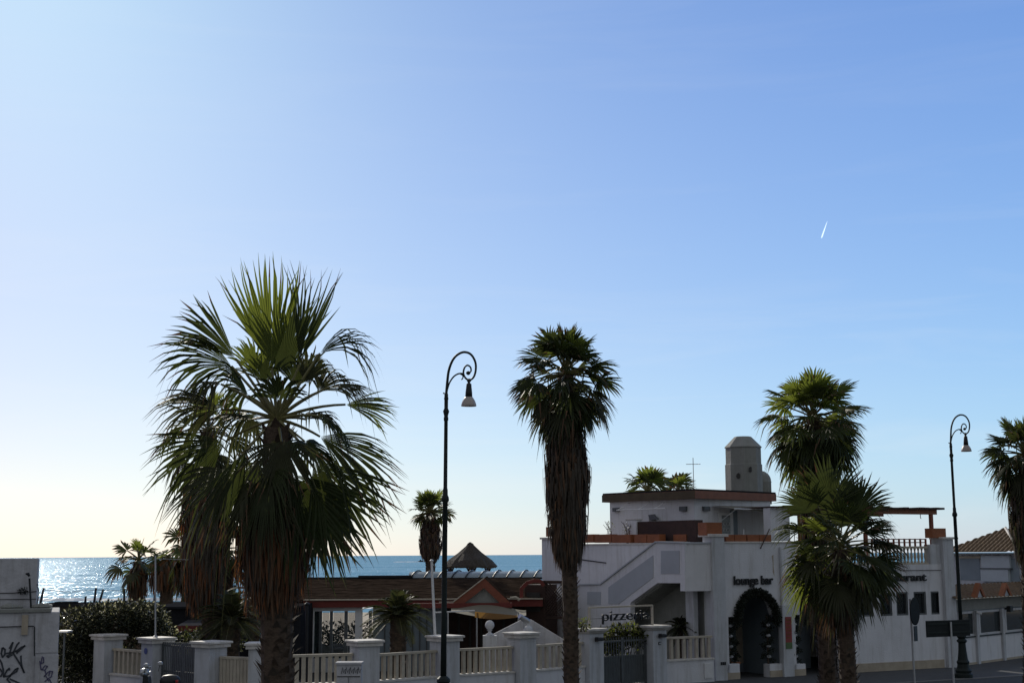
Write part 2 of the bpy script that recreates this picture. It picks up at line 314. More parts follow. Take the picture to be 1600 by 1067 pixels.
# ================================================================== FOLIAGE GENERATORS
def rvec(rg): return Vector((rg.gauss(0, 1), rg.gauss(0, 1), rg.gauss(0, 1))).normalized()
def frond(mb, rg, base, d, L, Rb, nseg=34, span=105, rows=5, droop=.5, m=leaf1, roll=0., sag=.12, split=.58, pr=.022, fold=True, pm=petm, S=None):
    base = Vector(base); d = Vector(d).normalized()
    K = 5; pts = [base + d * L * t / K - Z * sag * L * (t / K) ** 2 for t in range(K + 1)]
    if pr: mb.tube(pts, [pr * (1.6 - .8 * t / K) for t in range(K + 1)], pm, 4, False)
    hub = pts[-1]; T = (pts[-1] - pts[-2]).normalized()
    if S is None:
        S = T.cross(Z)
        S = S.normalized() if S.length > .15 else Vector((1, 0, 0))
    S = (S - T * S.dot(T)).normalized(); S = (Matrix.Rotation(roll, 3, T) @ S).normalized(); Nn = S.cross(T).normalized()
    if Nn.z < 0: Nn = -Nn
    sp = R(span); dth = 2 * sp / nseg
    cup = rg.uniform(.05, .3); brown = rg.choice((.05, .15, .4)); tipm = dead1 if m in (leaf1, leaf2, leaf3) else m
    for i in range(nseg):
        th = -sp + dth * (i + .5)
        ln = Rb * (.66 + .34 * math.cos(th * .75)) * rg.uniform(.9, 1.05)
        dr = (T * math.cos(th) + S * math.sin(th)); sd = (-T * math.sin(th) + S * math.cos(th))
        o = hub + T * Rb * .04 * (1 - abs(th) / sp)
        rs = split * ln * rg.uniform(.9, 1.1); dp = droop * rg.uniform(.6, 1.6) * (2.2 if rg.random() < .08 else 1); tw = rg.uniform(-.09, .09)
        vs = []; fs = []
        cupv = Nn * cup * abs(math.sin(th)) ** 1.5
        for r_ in range(rows + 1):
            q = r_ / rows; rr = ln * q
            wv = (dth * .6 * min(rr, rs)) if rr <= rs else dth * .6 * rs * max(.04, (1 - (rr - rs) / (ln - rs)) ** .8)
            c = o + dr * rr + cupv * rr * .6 - Z * (dp * ln * q ** 3) + sd * tw * rr * q ** 4
            if q > .6: c = c - dr * (dp * .35 * ln * (q - .6) ** 1.5)
            if fold: vs += [c - sd * wv, c + Nn * wv * .75, c + sd * wv]
            else: vs += [c - sd * wv + Nn * (.3 * wv if i % 2 else 0), c + sd * wv + Nn * (0 if i % 2 else .3 * wv)]
        n_ = 3 if fold else 2
        if rg.random() < .04: continue
        for r_ in range(rows):
            for k in range(n_ - 1): fs.append((r_ * n_ + k, r_ * n_ + k + 1, (r_ + 1) * n_ + k + 1, (r_ + 1) * n_ + k))
        if rg.random() < brown: mb.add(vs, fs[:-(n_ - 1)], m); mb.add(vs, fs[-(n_ - 1):], tipm)
        else: mb.add(vs, fs, m)
def skirt(mb, rg, c, rt, prof, n, ln=(.5, 1.3), wd=.035, mats=None):
    # prof: list of (z, radius) from top to bottom; dead blades hanging round the trunk
    mats = mats or [dead1, dead2, dead2, dead3]
    z1 = prof[0][0]; z0 = prof[-1][0]
    def rad(z):
        for (a, ra), (b_, rb) in zip(prof, prof[1:]):
            if a >= z >= b_: return ra + (rb - ra) * (a - z) / max(1e-6, a - b_)
        return prof[-1][1]
    for i in range(n):
        l = rg.uniform(*ln); z = rg.uniform(z0 + l * .75, z1); az = rg.uniform(0, 2 * math.pi); ro = rad(max(z0, z - l * .4)) * rg.uniform(.55, 1.03)
        u = Vector((math.cos(az), math.sin(az), 0)); t = Vector((-u.y, u.x, 0)); wv = wd * rg.uniform(.4, 1.3); da = rg.uniform(-.12, .12) * l
        ax = rg.uniform(-.5, .5); t = (t * math.cos(ax) + u * math.sin(ax))
        P = [c + u * rt + Z * (z + .1), c + u * ro + Z * (z - l * .12), c + u * ro * .99 + t * da * .5 + Z * (z - l * .55), c + u * ro * rg.uniform(.85, 1.05) + t * da + Z * (z - l)]
        W = [wv * .6, wv, wv * .8, wv * .12]
        vs = []
        for p, q in zip(P, W): vs += [p - t * q, p + t * q]
        mb.add(vs, [(0, 1, 3, 2), (2, 3, 5, 4), (4, 5, 7, 6)], mats[rg.randrange(len(mats))])
def palm_trunk(parent, rg, base, top, r0, r1, boots=True, z_from=None, boot_h=.09):
    b = MB(); n = 14; K = 26; vs = []; base = Vector(base); top = Vector(top)
    for i in range(K + 1):
        q = i / K; c = base.lerp(top, q); r_ = (r0 + (r1 - r0) * q) * (1 + .25 * max(0, .06 - q) / .06)
        for k in range(n):
            a = 2 * math.pi * k / n; rr = r_ * rg.uniform(.93, 1.07); vs.append((c.x + rr * math.cos(a), c.y + rr * math.sin(a), c.z))
    b.add(vs, [(i * n + k, i * n + (k + 1) % n, (i + 1) * n + (k + 1) % n, (i + 1) * n + k) for i in range(K) for k in range(n)], trunkm)
    if boots:
        H = (top - base).z; m = int(H / boot_h * 5); ga = 2.39996
        for i in range(m):
            q = i / m; c = base.lerp(top, q); a = i * ga + rg.uniform(-.2, .2); r_ = r0 + (r1 - r0) * q
            u = Vector((math.cos(a), math.sin(a), 0)); t = Vector((-u.y, u.x, 0)); ww = r_ * .38 * rg.uniform(.6, 1.1); hh = rg.uniform(.1, .2) * (r0 / .22) ** .5; out = rg.uniform(.02, .11) * (r0 / .2)
            p = c + u * r_ * .9
            vs = [p - t * ww, p + t * ww, p + u * out * .6 - t * ww * .7 + Z * hh * .55, p + u * out * .6 + t * ww * .7 + Z * hh * .55, p + u * out * 1.3 + Z * hh]
            b.add(vs, [(0, 1, 3, 2), (2, 3, 4), (0, 2, 4), (1, 4, 3)], [trunkm, trunkm, dead2][rg.randrange(3)])
    return b.build('trunk', parent)
def fan_palm(name, label, cat, base, heart, r0, r1, nf, L, Rb, seed, specs=(), sk=None, nseg=30, rows=4, el=(86, -35), group=None, skn=1200, hscale=1., sk_ln=(.5, 1.2), fold=True, droop=.45, skw=.035, mats=None, smats=None, pr=.02, dfans=None, dfr=.62):
    rg = random.Random(seed); base = Vector(base); heart = Vector(heart)
    t = thing(name, label, cat, base, group)
    palm_trunk(t, rg, base, heart - Z * .15, r0, r1, boot_h=.1 if fold else .16)
    b = MB(); ms = mats or (leaf2, leaf1, leaf3)
    for i in range(nf):
        q = (i + .5) / nf; e = R(el[0] + (el[1] - el[0]) * q ** .9 + rg.uniform(-8, 8)); az = i * 2.39996 + rg.uniform(-.3, .3)
        d = Vector((math.cos(e) * math.cos(az), math.cos(e) * math.sin(az), math.sin(e)))
        mm = ms[0] if q < .2 and rg.random() < .6 else (ms[2] if q > .6 and rg.random() < .6 else ms[1])  # upper fronds yellower: young leaf tint plus backlight put into the colour
        frond(b, rg, heart - Z * q * .25 * L, d, L * rg.uniform(.75, 1.15) * (1 - .25 * (q < .15)), Rb * rg.uniform(.85, 1.1), nseg, rg.uniform(85, 115), rows, droop * (.35 + 1.1 * q) * rg.uniform(.7, 1.3), mm, rg.uniform(-.7, .7), .05 + .2 * q, fold=fold, pr=pr)
    for s_ in specs: s_(b, rg)
    b.build('crown', t)
    if sk:
        b = MB(); skirt(b, rg, Vector((heart.x, heart.y, 0)), r1 * .8, sk, skn, sk_ln, skw, smats)
        # a few whole dead fans folded down
        for i in range(dfans if dfans is not None else max(6, int(nf * .6))):
            az = rg.uniform(0, 6.28); z = rg.uniform(sk[0][0] - dfr * (sk[0][0] - sk[-1][0]), sk[0][0])
            d = Vector((math.cos(az) * .5, math.sin(az) * .5, -.8))
            frond(b, rg, Vector((heart.x, heart.y, z)), d, min(.5, L * .5), min(.75, Rb * .75), max(10, nseg // 2), rg.uniform(30, 65), 3, .5, (smats or [dead1, dead3, dead2])[i % 3], rg.uniform(-.5, .5), .1, fold=False, pr=pr * .8, pm=dead1)
        b.build('dead_frond_skirt', t)
    return t
def img_frond(Y, hub, tip, heartp, span=100, roll=0., droop=.5, m=leaf1, dy=0.0, hy=None, nseg=38, rows=5, S=None, sag=.06, split=.58, pr=.022):
    # a frond that reaches from the heart to a hub and tip given as bearings at depth Y (+dy at the tip)
    hp = at(hub[0], hub[1], Y + dy * .5); tp = at(tip[0], tip[1], Y + dy)
    def fn(b, rg):
        base = Vector(heartp); d = hp - base; L = d.length; T = (tp - hp); Rb = T.length
        K = 6; mid = base.lerp(hp, .5) + Z * .10 * L * (1 if d.z < .7 * L else .2)
        pts = [base * (1 - t) ** 2 + mid * 2 * t * (1 - t) + hp * t * t for t in [k / K for k in range(K + 1)]]
        b.tube(pts, [pr * (1.6 - .7 * k / K) for k in range(K + 1)], petm, 4, False)
        frond(b, rg, hp - T.normalized() * .02, T, .02, Rb, nseg, span, rows, droop, m, roll, .0, split, 0, S=S)
    return fn
# ================================================================== PALMS ALONG THE STREET
# big palm
Y = 26.; H = at(433, 655, Y); HB = at(437, 1000, Y)
gx = Vector((1, 0, 0))
def IF(hub, tip, **k): return img_frond(Y, hub, tip, H, **k)
specs = [
    IF((425, 575), (404, 402), span=27, m=leaf2, droop=.02, S=gx, dy=-.3, nseg=26, split=.6),
    IF((445, 590), (447, 440), span=38, m=leaf1, droop=.05, S=gx, dy=.3, nseg=28, split=.55),
    IF((468, 570), (500, 408), span=17, m=leaf1, droop=.04, S=gx, dy=.1, nseg=17, split=.5),
    IF((400, 590), (385, 505), span=34, m=leaf2, droop=.25, S=gx, dy=.3, nseg=22, split=.6),
    IF((478, 600), (500, 520), span=40, m=leaf3, droop=.4, S=gx, dy=.3, nseg=22, split=.55),
    IF((388, 618), (322, 540), span=62, m=leaf1, droop=.5, roll=.6, dy=.7, nseg=28), IF((498, 612), (552, 545), span=60, m=leaf3, droop=.6, roll=.6, dy=.7, nseg=28),
    IF((395, 655), (325, 640), span=70, m=leaf3, droop=.7, roll=.2, dy=.9, nseg=28), IF((478, 655), (535, 625), span=70, m=leaf3, droop=.6, roll=.3, dy=.9, nseg=28),
    IF((415, 600), (408, 520), span=50, m=leaf1, droop=.3, S=gx, dy=.6, nseg=26), IF((462, 605), (480, 530), span=50, m=leaf1, droop=.3, S=gx, dy=.6, nseg=26),
    IF((435, 625), (432, 555), span=75, m=leaf1, droop=.4, S=gx, dy=-.5, nseg=30),
    IF((368, 560), (274, 468), span=27, m=leaf1, droop=.15, roll=1.0, dy=-.2, nseg=20, split=.65),
    IF((362, 572), (236, 518), span=50, m=leaf1, droop=.4, roll=.6, dy=.2, nseg=30, split=.6),
    IF((345, 600), (275, 590), span=75, m=leaf3, droop=.9, roll=-.3, dy=-.4),
    IF((345, 640), (226, 612), span=60, m=leaf3, droop=.4, roll=.4, dy=.3, nseg=30),
    IF((352, 690), (234, 742), span=44, m=leaf1, droop=.25, roll=.9, dy=.2, nseg=28),
    IF((360, 735), (262, 812), span=60, m=leaf3, droop=.3, roll=-.8, dy=-.3, nseg=28),
    IF((500, 552), (602, 490), span=40, m=leaf1, droop=.65, roll=.6, dy=.3, nseg=26, split=.65),
    IF((515, 605), (596, 594), span=50, m=leaf3, droop=.45, roll=.2, dy=-.3, nseg=28),
    IF((540, 632), (626, 634), span=42, m=leaf2, droop=.18, roll=.7, dy=.1, nseg=22, split=.65),
    IF((500, 650), (560, 680), span=75, m=leaf1, droop=.6, roll=-.3, dy=-.4),
    IF((500, 682), (630, 742), span=48, m=leaf1, droop=.3, roll=.7, dy=.2, nseg=30),
    IF((490, 720), (585, 838), span=42, m=leaf1, droop=.15, roll=1.1, dy=-.5, nseg=30),
    IF((455, 740), (548, 880), span=42, m=leaf1, droop=.1, roll=1.3, dy=-.7, nseg=24),
    IF((418, 735), (405, 868), span=36, m=leaf3, droop=.1, S=gx, dy=-.9, nseg=28),
    IF((385, 705), (342, 830), span=36, m=leaf1, droop=.15, roll=1.2, dy=-.6, nseg=26),
    IF((500, 790), (535, 890), span=40, m=leaf3, droop=.1, roll=1.2, dy=.2, nseg=22),
    IF((440, 690), (437, 770), span=80, m=leaf3, droop=.3, S=gx, dy=-1.),
]
z = lambda py: at(437, py, Y).z
fan_palm('palm_tree', 'tallest fan palm before the left fence, broad open crown and rust brown skirt', 'palm tree', (HB.x, Y, 0), H, .31, .25, 5, .9, .95, 5, specs,
         sk=[(z(770), .5), (z(830), .72), (z(890), .66), (z(915), .50), (z(950), .33)], el=(-30, -60), skn=1500, dfans=12, dfr=.2, sk_ln=(.4, 1.1), nseg=34, rows=5, droop=.5,
         smats=[dead1, dead2, dead3, dead1], skw=.028)
# second palm directly behind it, to the left
Y2 = 44.; H2 = at(326, 668, Y2)
z2 = lambda py: at(338, py, Y2).z
fan_palm('palm_tree', 'fan palm with a long hanging skirt close behind the left side of the tallest palm', 'palm tree', (at(335, 1000, Y2).x, Y2, 0), H2, .3, .25, 26, .95, .95, 8, (),
         sk=[(z2(750), .6), (z2(800), .85), (z2(880), .7), (z2(930), .5), (z2(955), .35)], el=(60, -60), skn=1800, sk_ln=(.5, 1.3), nseg=26, droop=.4, rows=4, skw=.04)
# palm in the middle
Y3 = 38.; H3 = at(884, 578, Y3); z3 = lambda py: at(890, py, Y3).z
fan_palm('palm_tree', 'slim tall fan palm with long thick dead skirt standing before the white stairs', 'palm tree', (at(893, 1000, Y3).x, Y3, 0), H3, .2, .2, 62, .82, .78, 11, (),
         sk=[(z3(610), .2), (z3(650), .36), (z3(690), .5), (z3(740), .64), (z3(800), .55), (z3(845), .47), (z3(884), .26)], el=(88, -72), dfans=40, skn=3600, sk_ln=(.35, 1.0), nseg=24, rows=4, droop=.28,
         smats=[dead2, dead2, dead1, dead2], skw=.03)
# right pair
Y4 = 43.; H4 = at(1270, 648, Y4); z4 = lambda py: at(1285, py, Y4).z
fan_palm('palm_tree', 'tall fan palm rising behind the shorter palm in front of the restaurant', 'palm tree', (at(1294, 1040, Y4).x, Y4, 0), H4, .27, .2, 58, .9, .88, 14, (),
         sk=[(z4(670), .25), (z4(690), .4), (z4(740), .55), (z4(800), .5), (z4(900), .42), (z4(975), .3)], el=(88, -60), skn=2600, sk_ln=(.4, 1.2), nseg=24, rows=4, droop=.3,
         smats=[dead2, leaf3, dead1, dead2], skw=.03, mats=(leaf2, leaf2, leaf1))
Y5 = 39.5; H5 = at(1312, 850, Y5); z5 = lambda py: at(1312, py, Y5).z
def I5(hub, tip, **k): return img_frond(Y5, hub, tip, H5, nseg=30, rows=4, pr=.016, **k)
specs5 = [I5((1300, 790), (1292, 705), span=70, S=gx, droop=.05, m=leaf1), I5((1340, 800), (1352, 728), span=55, S=gx, droop=.15, m=leaf1, dy=.3),
          I5((1360, 800), (1388, 768), span=60, droop=.3, roll=.4, dy=.2), I5((1270, 800), (1228, 745), span=70, droop=.2, roll=.8, m=leaf1, dy=-.3),
          I5((1255, 830), (1200, 812), span=65, droop=.35, roll=.4), I5((1262, 870), (1215, 890), span=75, droop=.3, roll=.9, m=leaf1, dy=-.4),
          I5((1270, 895), (1220, 935), span=80, droop=.2, roll=1.1, m=leaf2, dy=-.5), I5((1362, 880), (1415, 915), span=85, droop=.2, roll=1.1, dy=-.5),
          I5((1365, 845), (1425, 850), span=80, droop=.6, roll=.2, m=leaf3), I5((1350, 820), (1405, 800), span=60, droop=.5, roll=.2, m=leaf1),
          I5((1300, 900), (1285, 960), span=80, droop=.1, S=gx, dy=-.8), I5((1335, 900), (1352, 965), span=75, droop=.1, S=gx, dy=-.7, m=leaf3),
          I5((1310, 800), (1318, 735), span=85, S=gx, droop=.15, dy=.5, m=leaf1), I5((1262, 765), (1238, 722), span=60, droop=.3, roll=.7, dy=.2, m=leaf1)]
fan_palm('palm_tree', 'short bushy fan palm with bright green fans in front of the restaurant wall', 'palm tree', (at(1327, 1060, Y5).x, Y5, 0), H5, .24, .2, 34, .95, .95, 17, specs5,
         sk=[(z5(890), .35), (z5(920), .5), (z5(955), .48), (z5(990), .22)], el=(65, -50), dfans=9, dfr=.3, skn=600, sk_ln=(.35, .8), nseg=26, rows=4, droop=.3, smats=[dead2, leaf3, dead1], skw=.025)
# right edge
Y6 = 47.; H6 = at(1600, 706, Y6); z6 = lambda py: at(1600, py, Y6).z
fan_palm('palm_tree', 'fan palm cut by the right edge of the photo above the tiled roof', 'palm tree', (at(1612, 1040, Y6).x, Y6, 0), H6, .25, .2, 54, .76, .74, 21, (),
         sk=[(z6(740), .35), (z6(790), .62), (z6(840), .55), (z6(880), .4)], el=(88, -60), skn=1800, sk_ln=(.4, 1.1), nseg=22, rows=4, droop=.3, smats=[dead2, dead1, leaf3])
# beach palms
def small_palm(px, py, Yp, lab, nf, L, Rb, seed, sk=None, skn=300, name='palm_tree', cat='palm tree', r0=.2, zb=-1.2, el=(85, -45), lean=0, droop=.3, sk_ln=(.4, 1.1), **k):
    h = at(px, py, Yp); zz = lambda p: at(px, p, Yp).z
    return fan_palm(name, lab, cat, (h.x + lean, Yp, zb), h, r0, r0 * .9, nf, L, Rb, seed, (), sk=[(zz(p), r_) for p, r_ in sk] if sk else None, el=el, skn=skn, nseg=14, rows=3, sk_ln=sk_ln, fold=False, droop=droop, skw=.05, group='palms behind the beach huts and roofs', pr=.03, **k)
small_palm(217, 872, 68, 'leftmost small palm before the sea, with ragged half brown crown', 18, .75, .78, 31, [(885, .3), (900, .5), (915, .5), (930, .3)], 250, r0=.28)
small_palm(262, 868, 66, 'small palm before the sea with brown bell shaped skirt, right of the thin white pole', 14, .45, .62, 32, [(875, .4), (895, .9), (910, .85), (925, .3)], 400, smats=[dead3, dead1, dead2], r0=.3, el=(40, -60))
small_palm(303, 850, 60, 'palm with narrow dark skirt standing left behind the tallest palm', 16, .8, .85, 33, [(865, .5), (890, 1.0), (915, .7), (940, .4)], 500, r0=.3, el=(75, -60))
small_palm(342, 855, 62, 'palm mostly hidden behind the left foliage of the tallest palm', 18, 1.0, 1.1, 34, [(865, .6), (890, 1.0), (915, .8), (935, .5)], 500, r0=.3)
small_palm(673, 797, 62, 'small palm with trimmed round brown skirt right beside the left street lamp', 28, .6, .62, 35, [(810, .2), (822, .4), (843, .52), (860, .47), (870, .35), (878, .12)], 1800, sk_ln=(.2, .45), dfans=0, droop=.2, smats=[dead2, dead1, brown], r0=.22, el=(86, -12))
small_palm(1012, 765, 62, 'fan palm crown peeking over the flat roof, left one of two', 20, .6, .8, 36, None, r0=.2, zb=0, el=(80, -10))
small_palm(1060, 767, 64, 'fan palm crown peeking over the flat roof, next to the aerial', 16, .45, .7, 37, None, r0=.2, zb=0, el=(80, -10))
# cycads and date palms: feather fronds
def feather_palm(name, lab, cat, c, ztop, nf, Lf, seed, m1=leaf3, trunk_r=.2, ground_z=0, e0=80, e1=-25):
    rg = random.Random(seed); t = thing(name, lab, cat, (c.x, c.y, ground_z)); h = Vector((c.x, c.y, c.z))
    palm_trunk(t, rg, (c.x, c.y, ground_z), h, trunk_r, trunk_r * 1.1)
    b = MB()
    for i in range(nf):
        q = (i + .5) / nf; e = R(e0 + (e1 - e0) * q + rg.uniform(-6, 6)); az = i * 2.39996 + rg.uniform(-.2, .2); L = Lf * rg.uniform(.8, 1.1)
        d = Vector((math.cos(e) * math.cos(az), math.cos(e) * math.sin(az), math.sin(e))); K = 9
        P = [h + d * L * k / K - Z * .42 * L * (k / K) ** 2.2 for k in range(K + 1)]
        b.tube(P, [.014 * (1.3 - k / K) for k in range(K + 1)], petm, 3, False)
        side = d.cross(Z).normalized()
        for k in range(34):
            u = .1 + .9 * k / 34; f_ = u * K; i0 = min(K - 1, int(f_)); p = P[i0].lerp(P[i0 + 1], f_ - i0); T = (P[i0 + 1] - P[i0]).normalized(); up = side.cross(T)
            ll = L * .24 * math.sin(math.pi * min(.97, u * .85 + .12)) ** .6
            for s_ in (-1, 1):
                dd = (T * .55 + side * s_ * .85 + up * .35).normalized(); wv = T * .011
                b.add([p - wv, p + wv, p + dd * ll * .6 + wv * .9 - Z * .04 * ll, p + dd * ll - Z * .25 * ll, p + dd * ll * .6 - wv * .9 - Z * .04 * ll], [(0, 1, 2, 3, 4)], m1 if rg.random() < .8 else leaf1)
    b.build('crown', t); return t
feather_palm('cycad', 'low cycad with arching feathery fronds before the brown restaurant roof', 'cycad', at(622, 962, 44), 0, 46, 1.25, 41, trunk_r=.22)
feather_palm('cycad', 'dark feathery palm bush between the awning and the tallest palm', 'cycad', at(362, 968, 43), 0, 44, 1.35, 42, m1=leaf3, trunk_r=.24)
feather_palm('date_palm', 'feathery date palm crown showing over the left of the tallest palm trunk', 'palm tree', at(400, 925, 50), 0, 26, 1.2, 43)

# bushes
def leaf_mass(b, rg, c, rx, ry, rz, n, size, mats, thin=.5):
    for i in range(n):
        u = rvec(rg); r_ = rg.random() ** thin; p = Vector((c[0] + u.x * rx * r_, c[1] + u.y * ry * r_, c[2] + u.z * rz * r_))
        d = (rvec(rg) + u * .8).normalized(); s = d.cross(rvec(rg)).normalized(); l = size * rg.uniform(.6, 1.4)
        b.add([p, p + d * l * .5 + s * l * .2, p + d * l, p + d * l * .5 - s * l * .2], [(0, 1, 2, 3)], mats[rg.randrange(len(mats))])
def bush(name, lab, cat, blobs, size, mats, base, seed, n):
    rg = random.Random(seed); t = thing(name, lab, cat, base); b = MB()
    for c, rx, ry, rz, k in blobs: leaf_mass(b, rg, c, rx, ry, rz, int(n * k), size, mats)
    b.build('leaves', t)
    b = MB()
    for i in range(10):
        c, rx, ry, rz, k = blobs[i % len(blobs)]; e = Vector(c) + Vector((rg.uniform(-rx, rx) * .6, rg.uniform(-ry, ry) * .6, rg.uniform(0, rz) * .6)); s_ = Vector(base) + Vector((rg.uniform(-.4, .4) * min(1, rx), rg.uniform(-.3, .3) * min(1, rx), 0))
        sk_ = min(1, rx * 1.2); b.tube([s_, s_.lerp(e, .5) + Vector((rg.uniform(-.15, .15) * sk_, 0, .05)), e], [.04 * sk_, .025 * sk_, .008], trunkm, 5)
    b.build('stems', t); return t
bl = []
for (px, py, Yb, rx, rz, k) in ((125, 985, 44.6, 1.0, .75, 1), (170, 968, 45, 1.1, .6, 1), (215, 965, 45.5, 1.0, .55, 1), (150, 1030, 44.8, 1.3, 1.0, 1.6), (235, 985, 46, .8, .5, .8), (115, 1035, 44.4, .9, .9, 1)):
    bl.append((at(px, py, Yb), rx, .9, rz, k))
bb = at(165, 1000, 45)
bush('oleander_bush', 'big dark glossy leaved bush behind the leftmost fence pillar', 'bush', bl, .11, [bushd] * 7 + [bushm, bushm, bushs], (bb.x, 45, 0), 51, 4200)
bl = [(at(px, py, 47.5), .45, .4, .36, 1) for px, py in ((943, 1000), (965, 992), (985, 990), (1003, 996), (960, 1010))]
bush('shrub', 'light leaved shrub behind the metal gate below the pizzeria sign', 'bush', bl, .16, [bushm, leaf2, bushd], (at(970, 1000, 47.5).x, 47.5, 0), 52, 420)
bl = [(at(px, py, 44), .55, .4, .4, 1) for px, py in ((300, 1000), (330, 995), (355, 1000))]
bush('shrub', 'low green shrub seen above the left slatted metal gate', 'bush', bl, .12, [bushm, leaf1, bushd], (at(325, 1000, 44).x, 44, 0), 53, 500)
bl = [(at(911, 975, 43.6), .25, .2, .2, 1)]
bush('shrub', 'small leafy shrub on the left gate pillar beside the pizzeria sign', 'bush', bl, .08, [bushm, leaf2], (at(911, 975, 43.6).x, 43.6, 1.9), 54, 200)
# ================================================================== STREET LAMPS
def ZL(py): return at(694, py, 33.2).z
def street_lamp(loc, lab, lean=0, s=1.0):
    t = thing('street_lamp', lab, 'street lamp', loc, 'ornate street lamps')
    o = Vector(loc); k = 8.85 / 8.85
    b = MB(); prof = [(.30, 0), (.30, .12), (.25, .16), (.27, .24), (.21, .32), (.19, .45), (.215, .52), (.17, .6), (.135, .9), (.12, 1.15), (.17, 1.2), (.17, 1.24), (.115, 1.3), (.16, 1.36), (.15, 1.42), (.085, 1.48)]
    b.lathe(o, prof, gunmetal, 16); b.build('pedestal', t, smooth=False)
    b = MB(); b.lathe(o, [(.07, 1.47), (.062, 3.0), (.058, ZL(785)), (.09, ZL(782)), (.085, ZL(777)), (.06, ZL(773)), (.058, ZL(765)), (.046, ZL(762)), (.043, ZL(658)), (.055, ZL(656)), (.055, ZL(653)), (.045, ZL(650)), (.06, ZL(646)), (.075, ZL(642.5)), (.045, ZL(638)), (.045, ZL(625)), (.055, ZL(623)), (.045, ZL(620)), (.045, ZL(616)), (.03, ZL(614))], gunmetal, 14)
    b.build('post', t, smooth=True)
    # arm, drawn from the lamp's own profile: x to the side, z up, in units of the lamp
    u = .01450 * 33 / 33
    def C(x, y): return o + Vector(((x - 345) / 3.5575 * .01494, 0, ZL(500 + y / 3.5575)))
    def smooth(pts, n=6):
        P = [Vector(p) for p in pts]; P = [P[0]] + P + [P[-1]]; out = []
        for i in range(1, len(P) - 2):
            for k in range(n):
                t_ = k / n; a, b_, c, d = P[i - 1:i + 3]
                out.append(.5 * ((2 * b_) + (c - a) * t_ + (2 * a - 5 * b_ + 4 * c - d) * t_ ** 2 + (3 * b_ - a - 3 * c + d) * t_ ** 3))
        return out + [P[-2]]
    b = MB()
    arc = smooth([C(345, 410), C(350, 345), C(358, 280), C(378, 225), (C(405, 193)), C(442, 178), C(480, 190), C(505, 230), C(509, 275), C(498, 315), C(475, 333), C(452, 322), C(440, 295), C(446, 264), C(462, 251), C(479, 262), C(482, 283), C(468, 296)])
    b.tube(arc, [.032 - .014 * i / len(arc) for i in range(len(arc))], gunmetal, 8); b.lathe(C(467, 294) - Z * .045, [(.02, 0), (.045, .02), (.055, .045), (.05, .07), (.02, .09)], gunmetal, 10)
    a2 = smooth([C(348, 398), C(362, 350), C(385, 315), C(410, 299), C(432, 297), C(442, 306)]); b.tube(a2, .02, gunmetal, 6)
    b.tube(smooth([C(424, 300), C(436, 312), C(434, 325), C(427, 330)]), [.018] * 12 + [.018] * 7, gunmetal, 6) if False else None
    hk = smooth([C(420, 298), C(436, 308), C(436, 324), C(428, 331)]); b.tube(hk, .015, gunmetal, 6)
    b.tube([C(327, 406), C(337, 408), C(345, 412)], [.02, .014, .014], gunmetal, 6)
    b.build('arm', t, smooth=True)
    c = C(471, 478); h = .0042
    b = MB(); b.lathe(c, [(.085, 50 * h), (.078, 80 * h), (.065, 105 * h), (.06, 125 * h), (.03, 130 * h), (.028, 136 * h), (.05, 138 * h), (.05, 142 * h), (.025, 146 * h), (.02, 155 * h)], blackp, 16)
    hd = b.build('lamp_head', t, smooth=True)
    b = MB(); b.lathe(c, [(.178, 0), (.18, 4 * h), (.165, 18 * h), (.14, 33 * h), (.105, 46 * h), (.085, 52 * h)], opal, 20); b.build('lamp_shade', hd, smooth=True)
    if lean: t.rotation_euler = (0, R(lean), 0)
    return t
lampL = at(692, 1042, 33.2); lampL.z = 0
L1 = street_lamp(lampL, 'nearer ornate street lamp with scroll arm, right of the tallest palm', .5)
copy_thing(L1, (lampR.x, lampR.y, 0), 'farther ornate street lamp with scroll arm, at the right beside the tiled roof', 'ornate street lamps').rotation_euler = (0, R(-.3), 0)
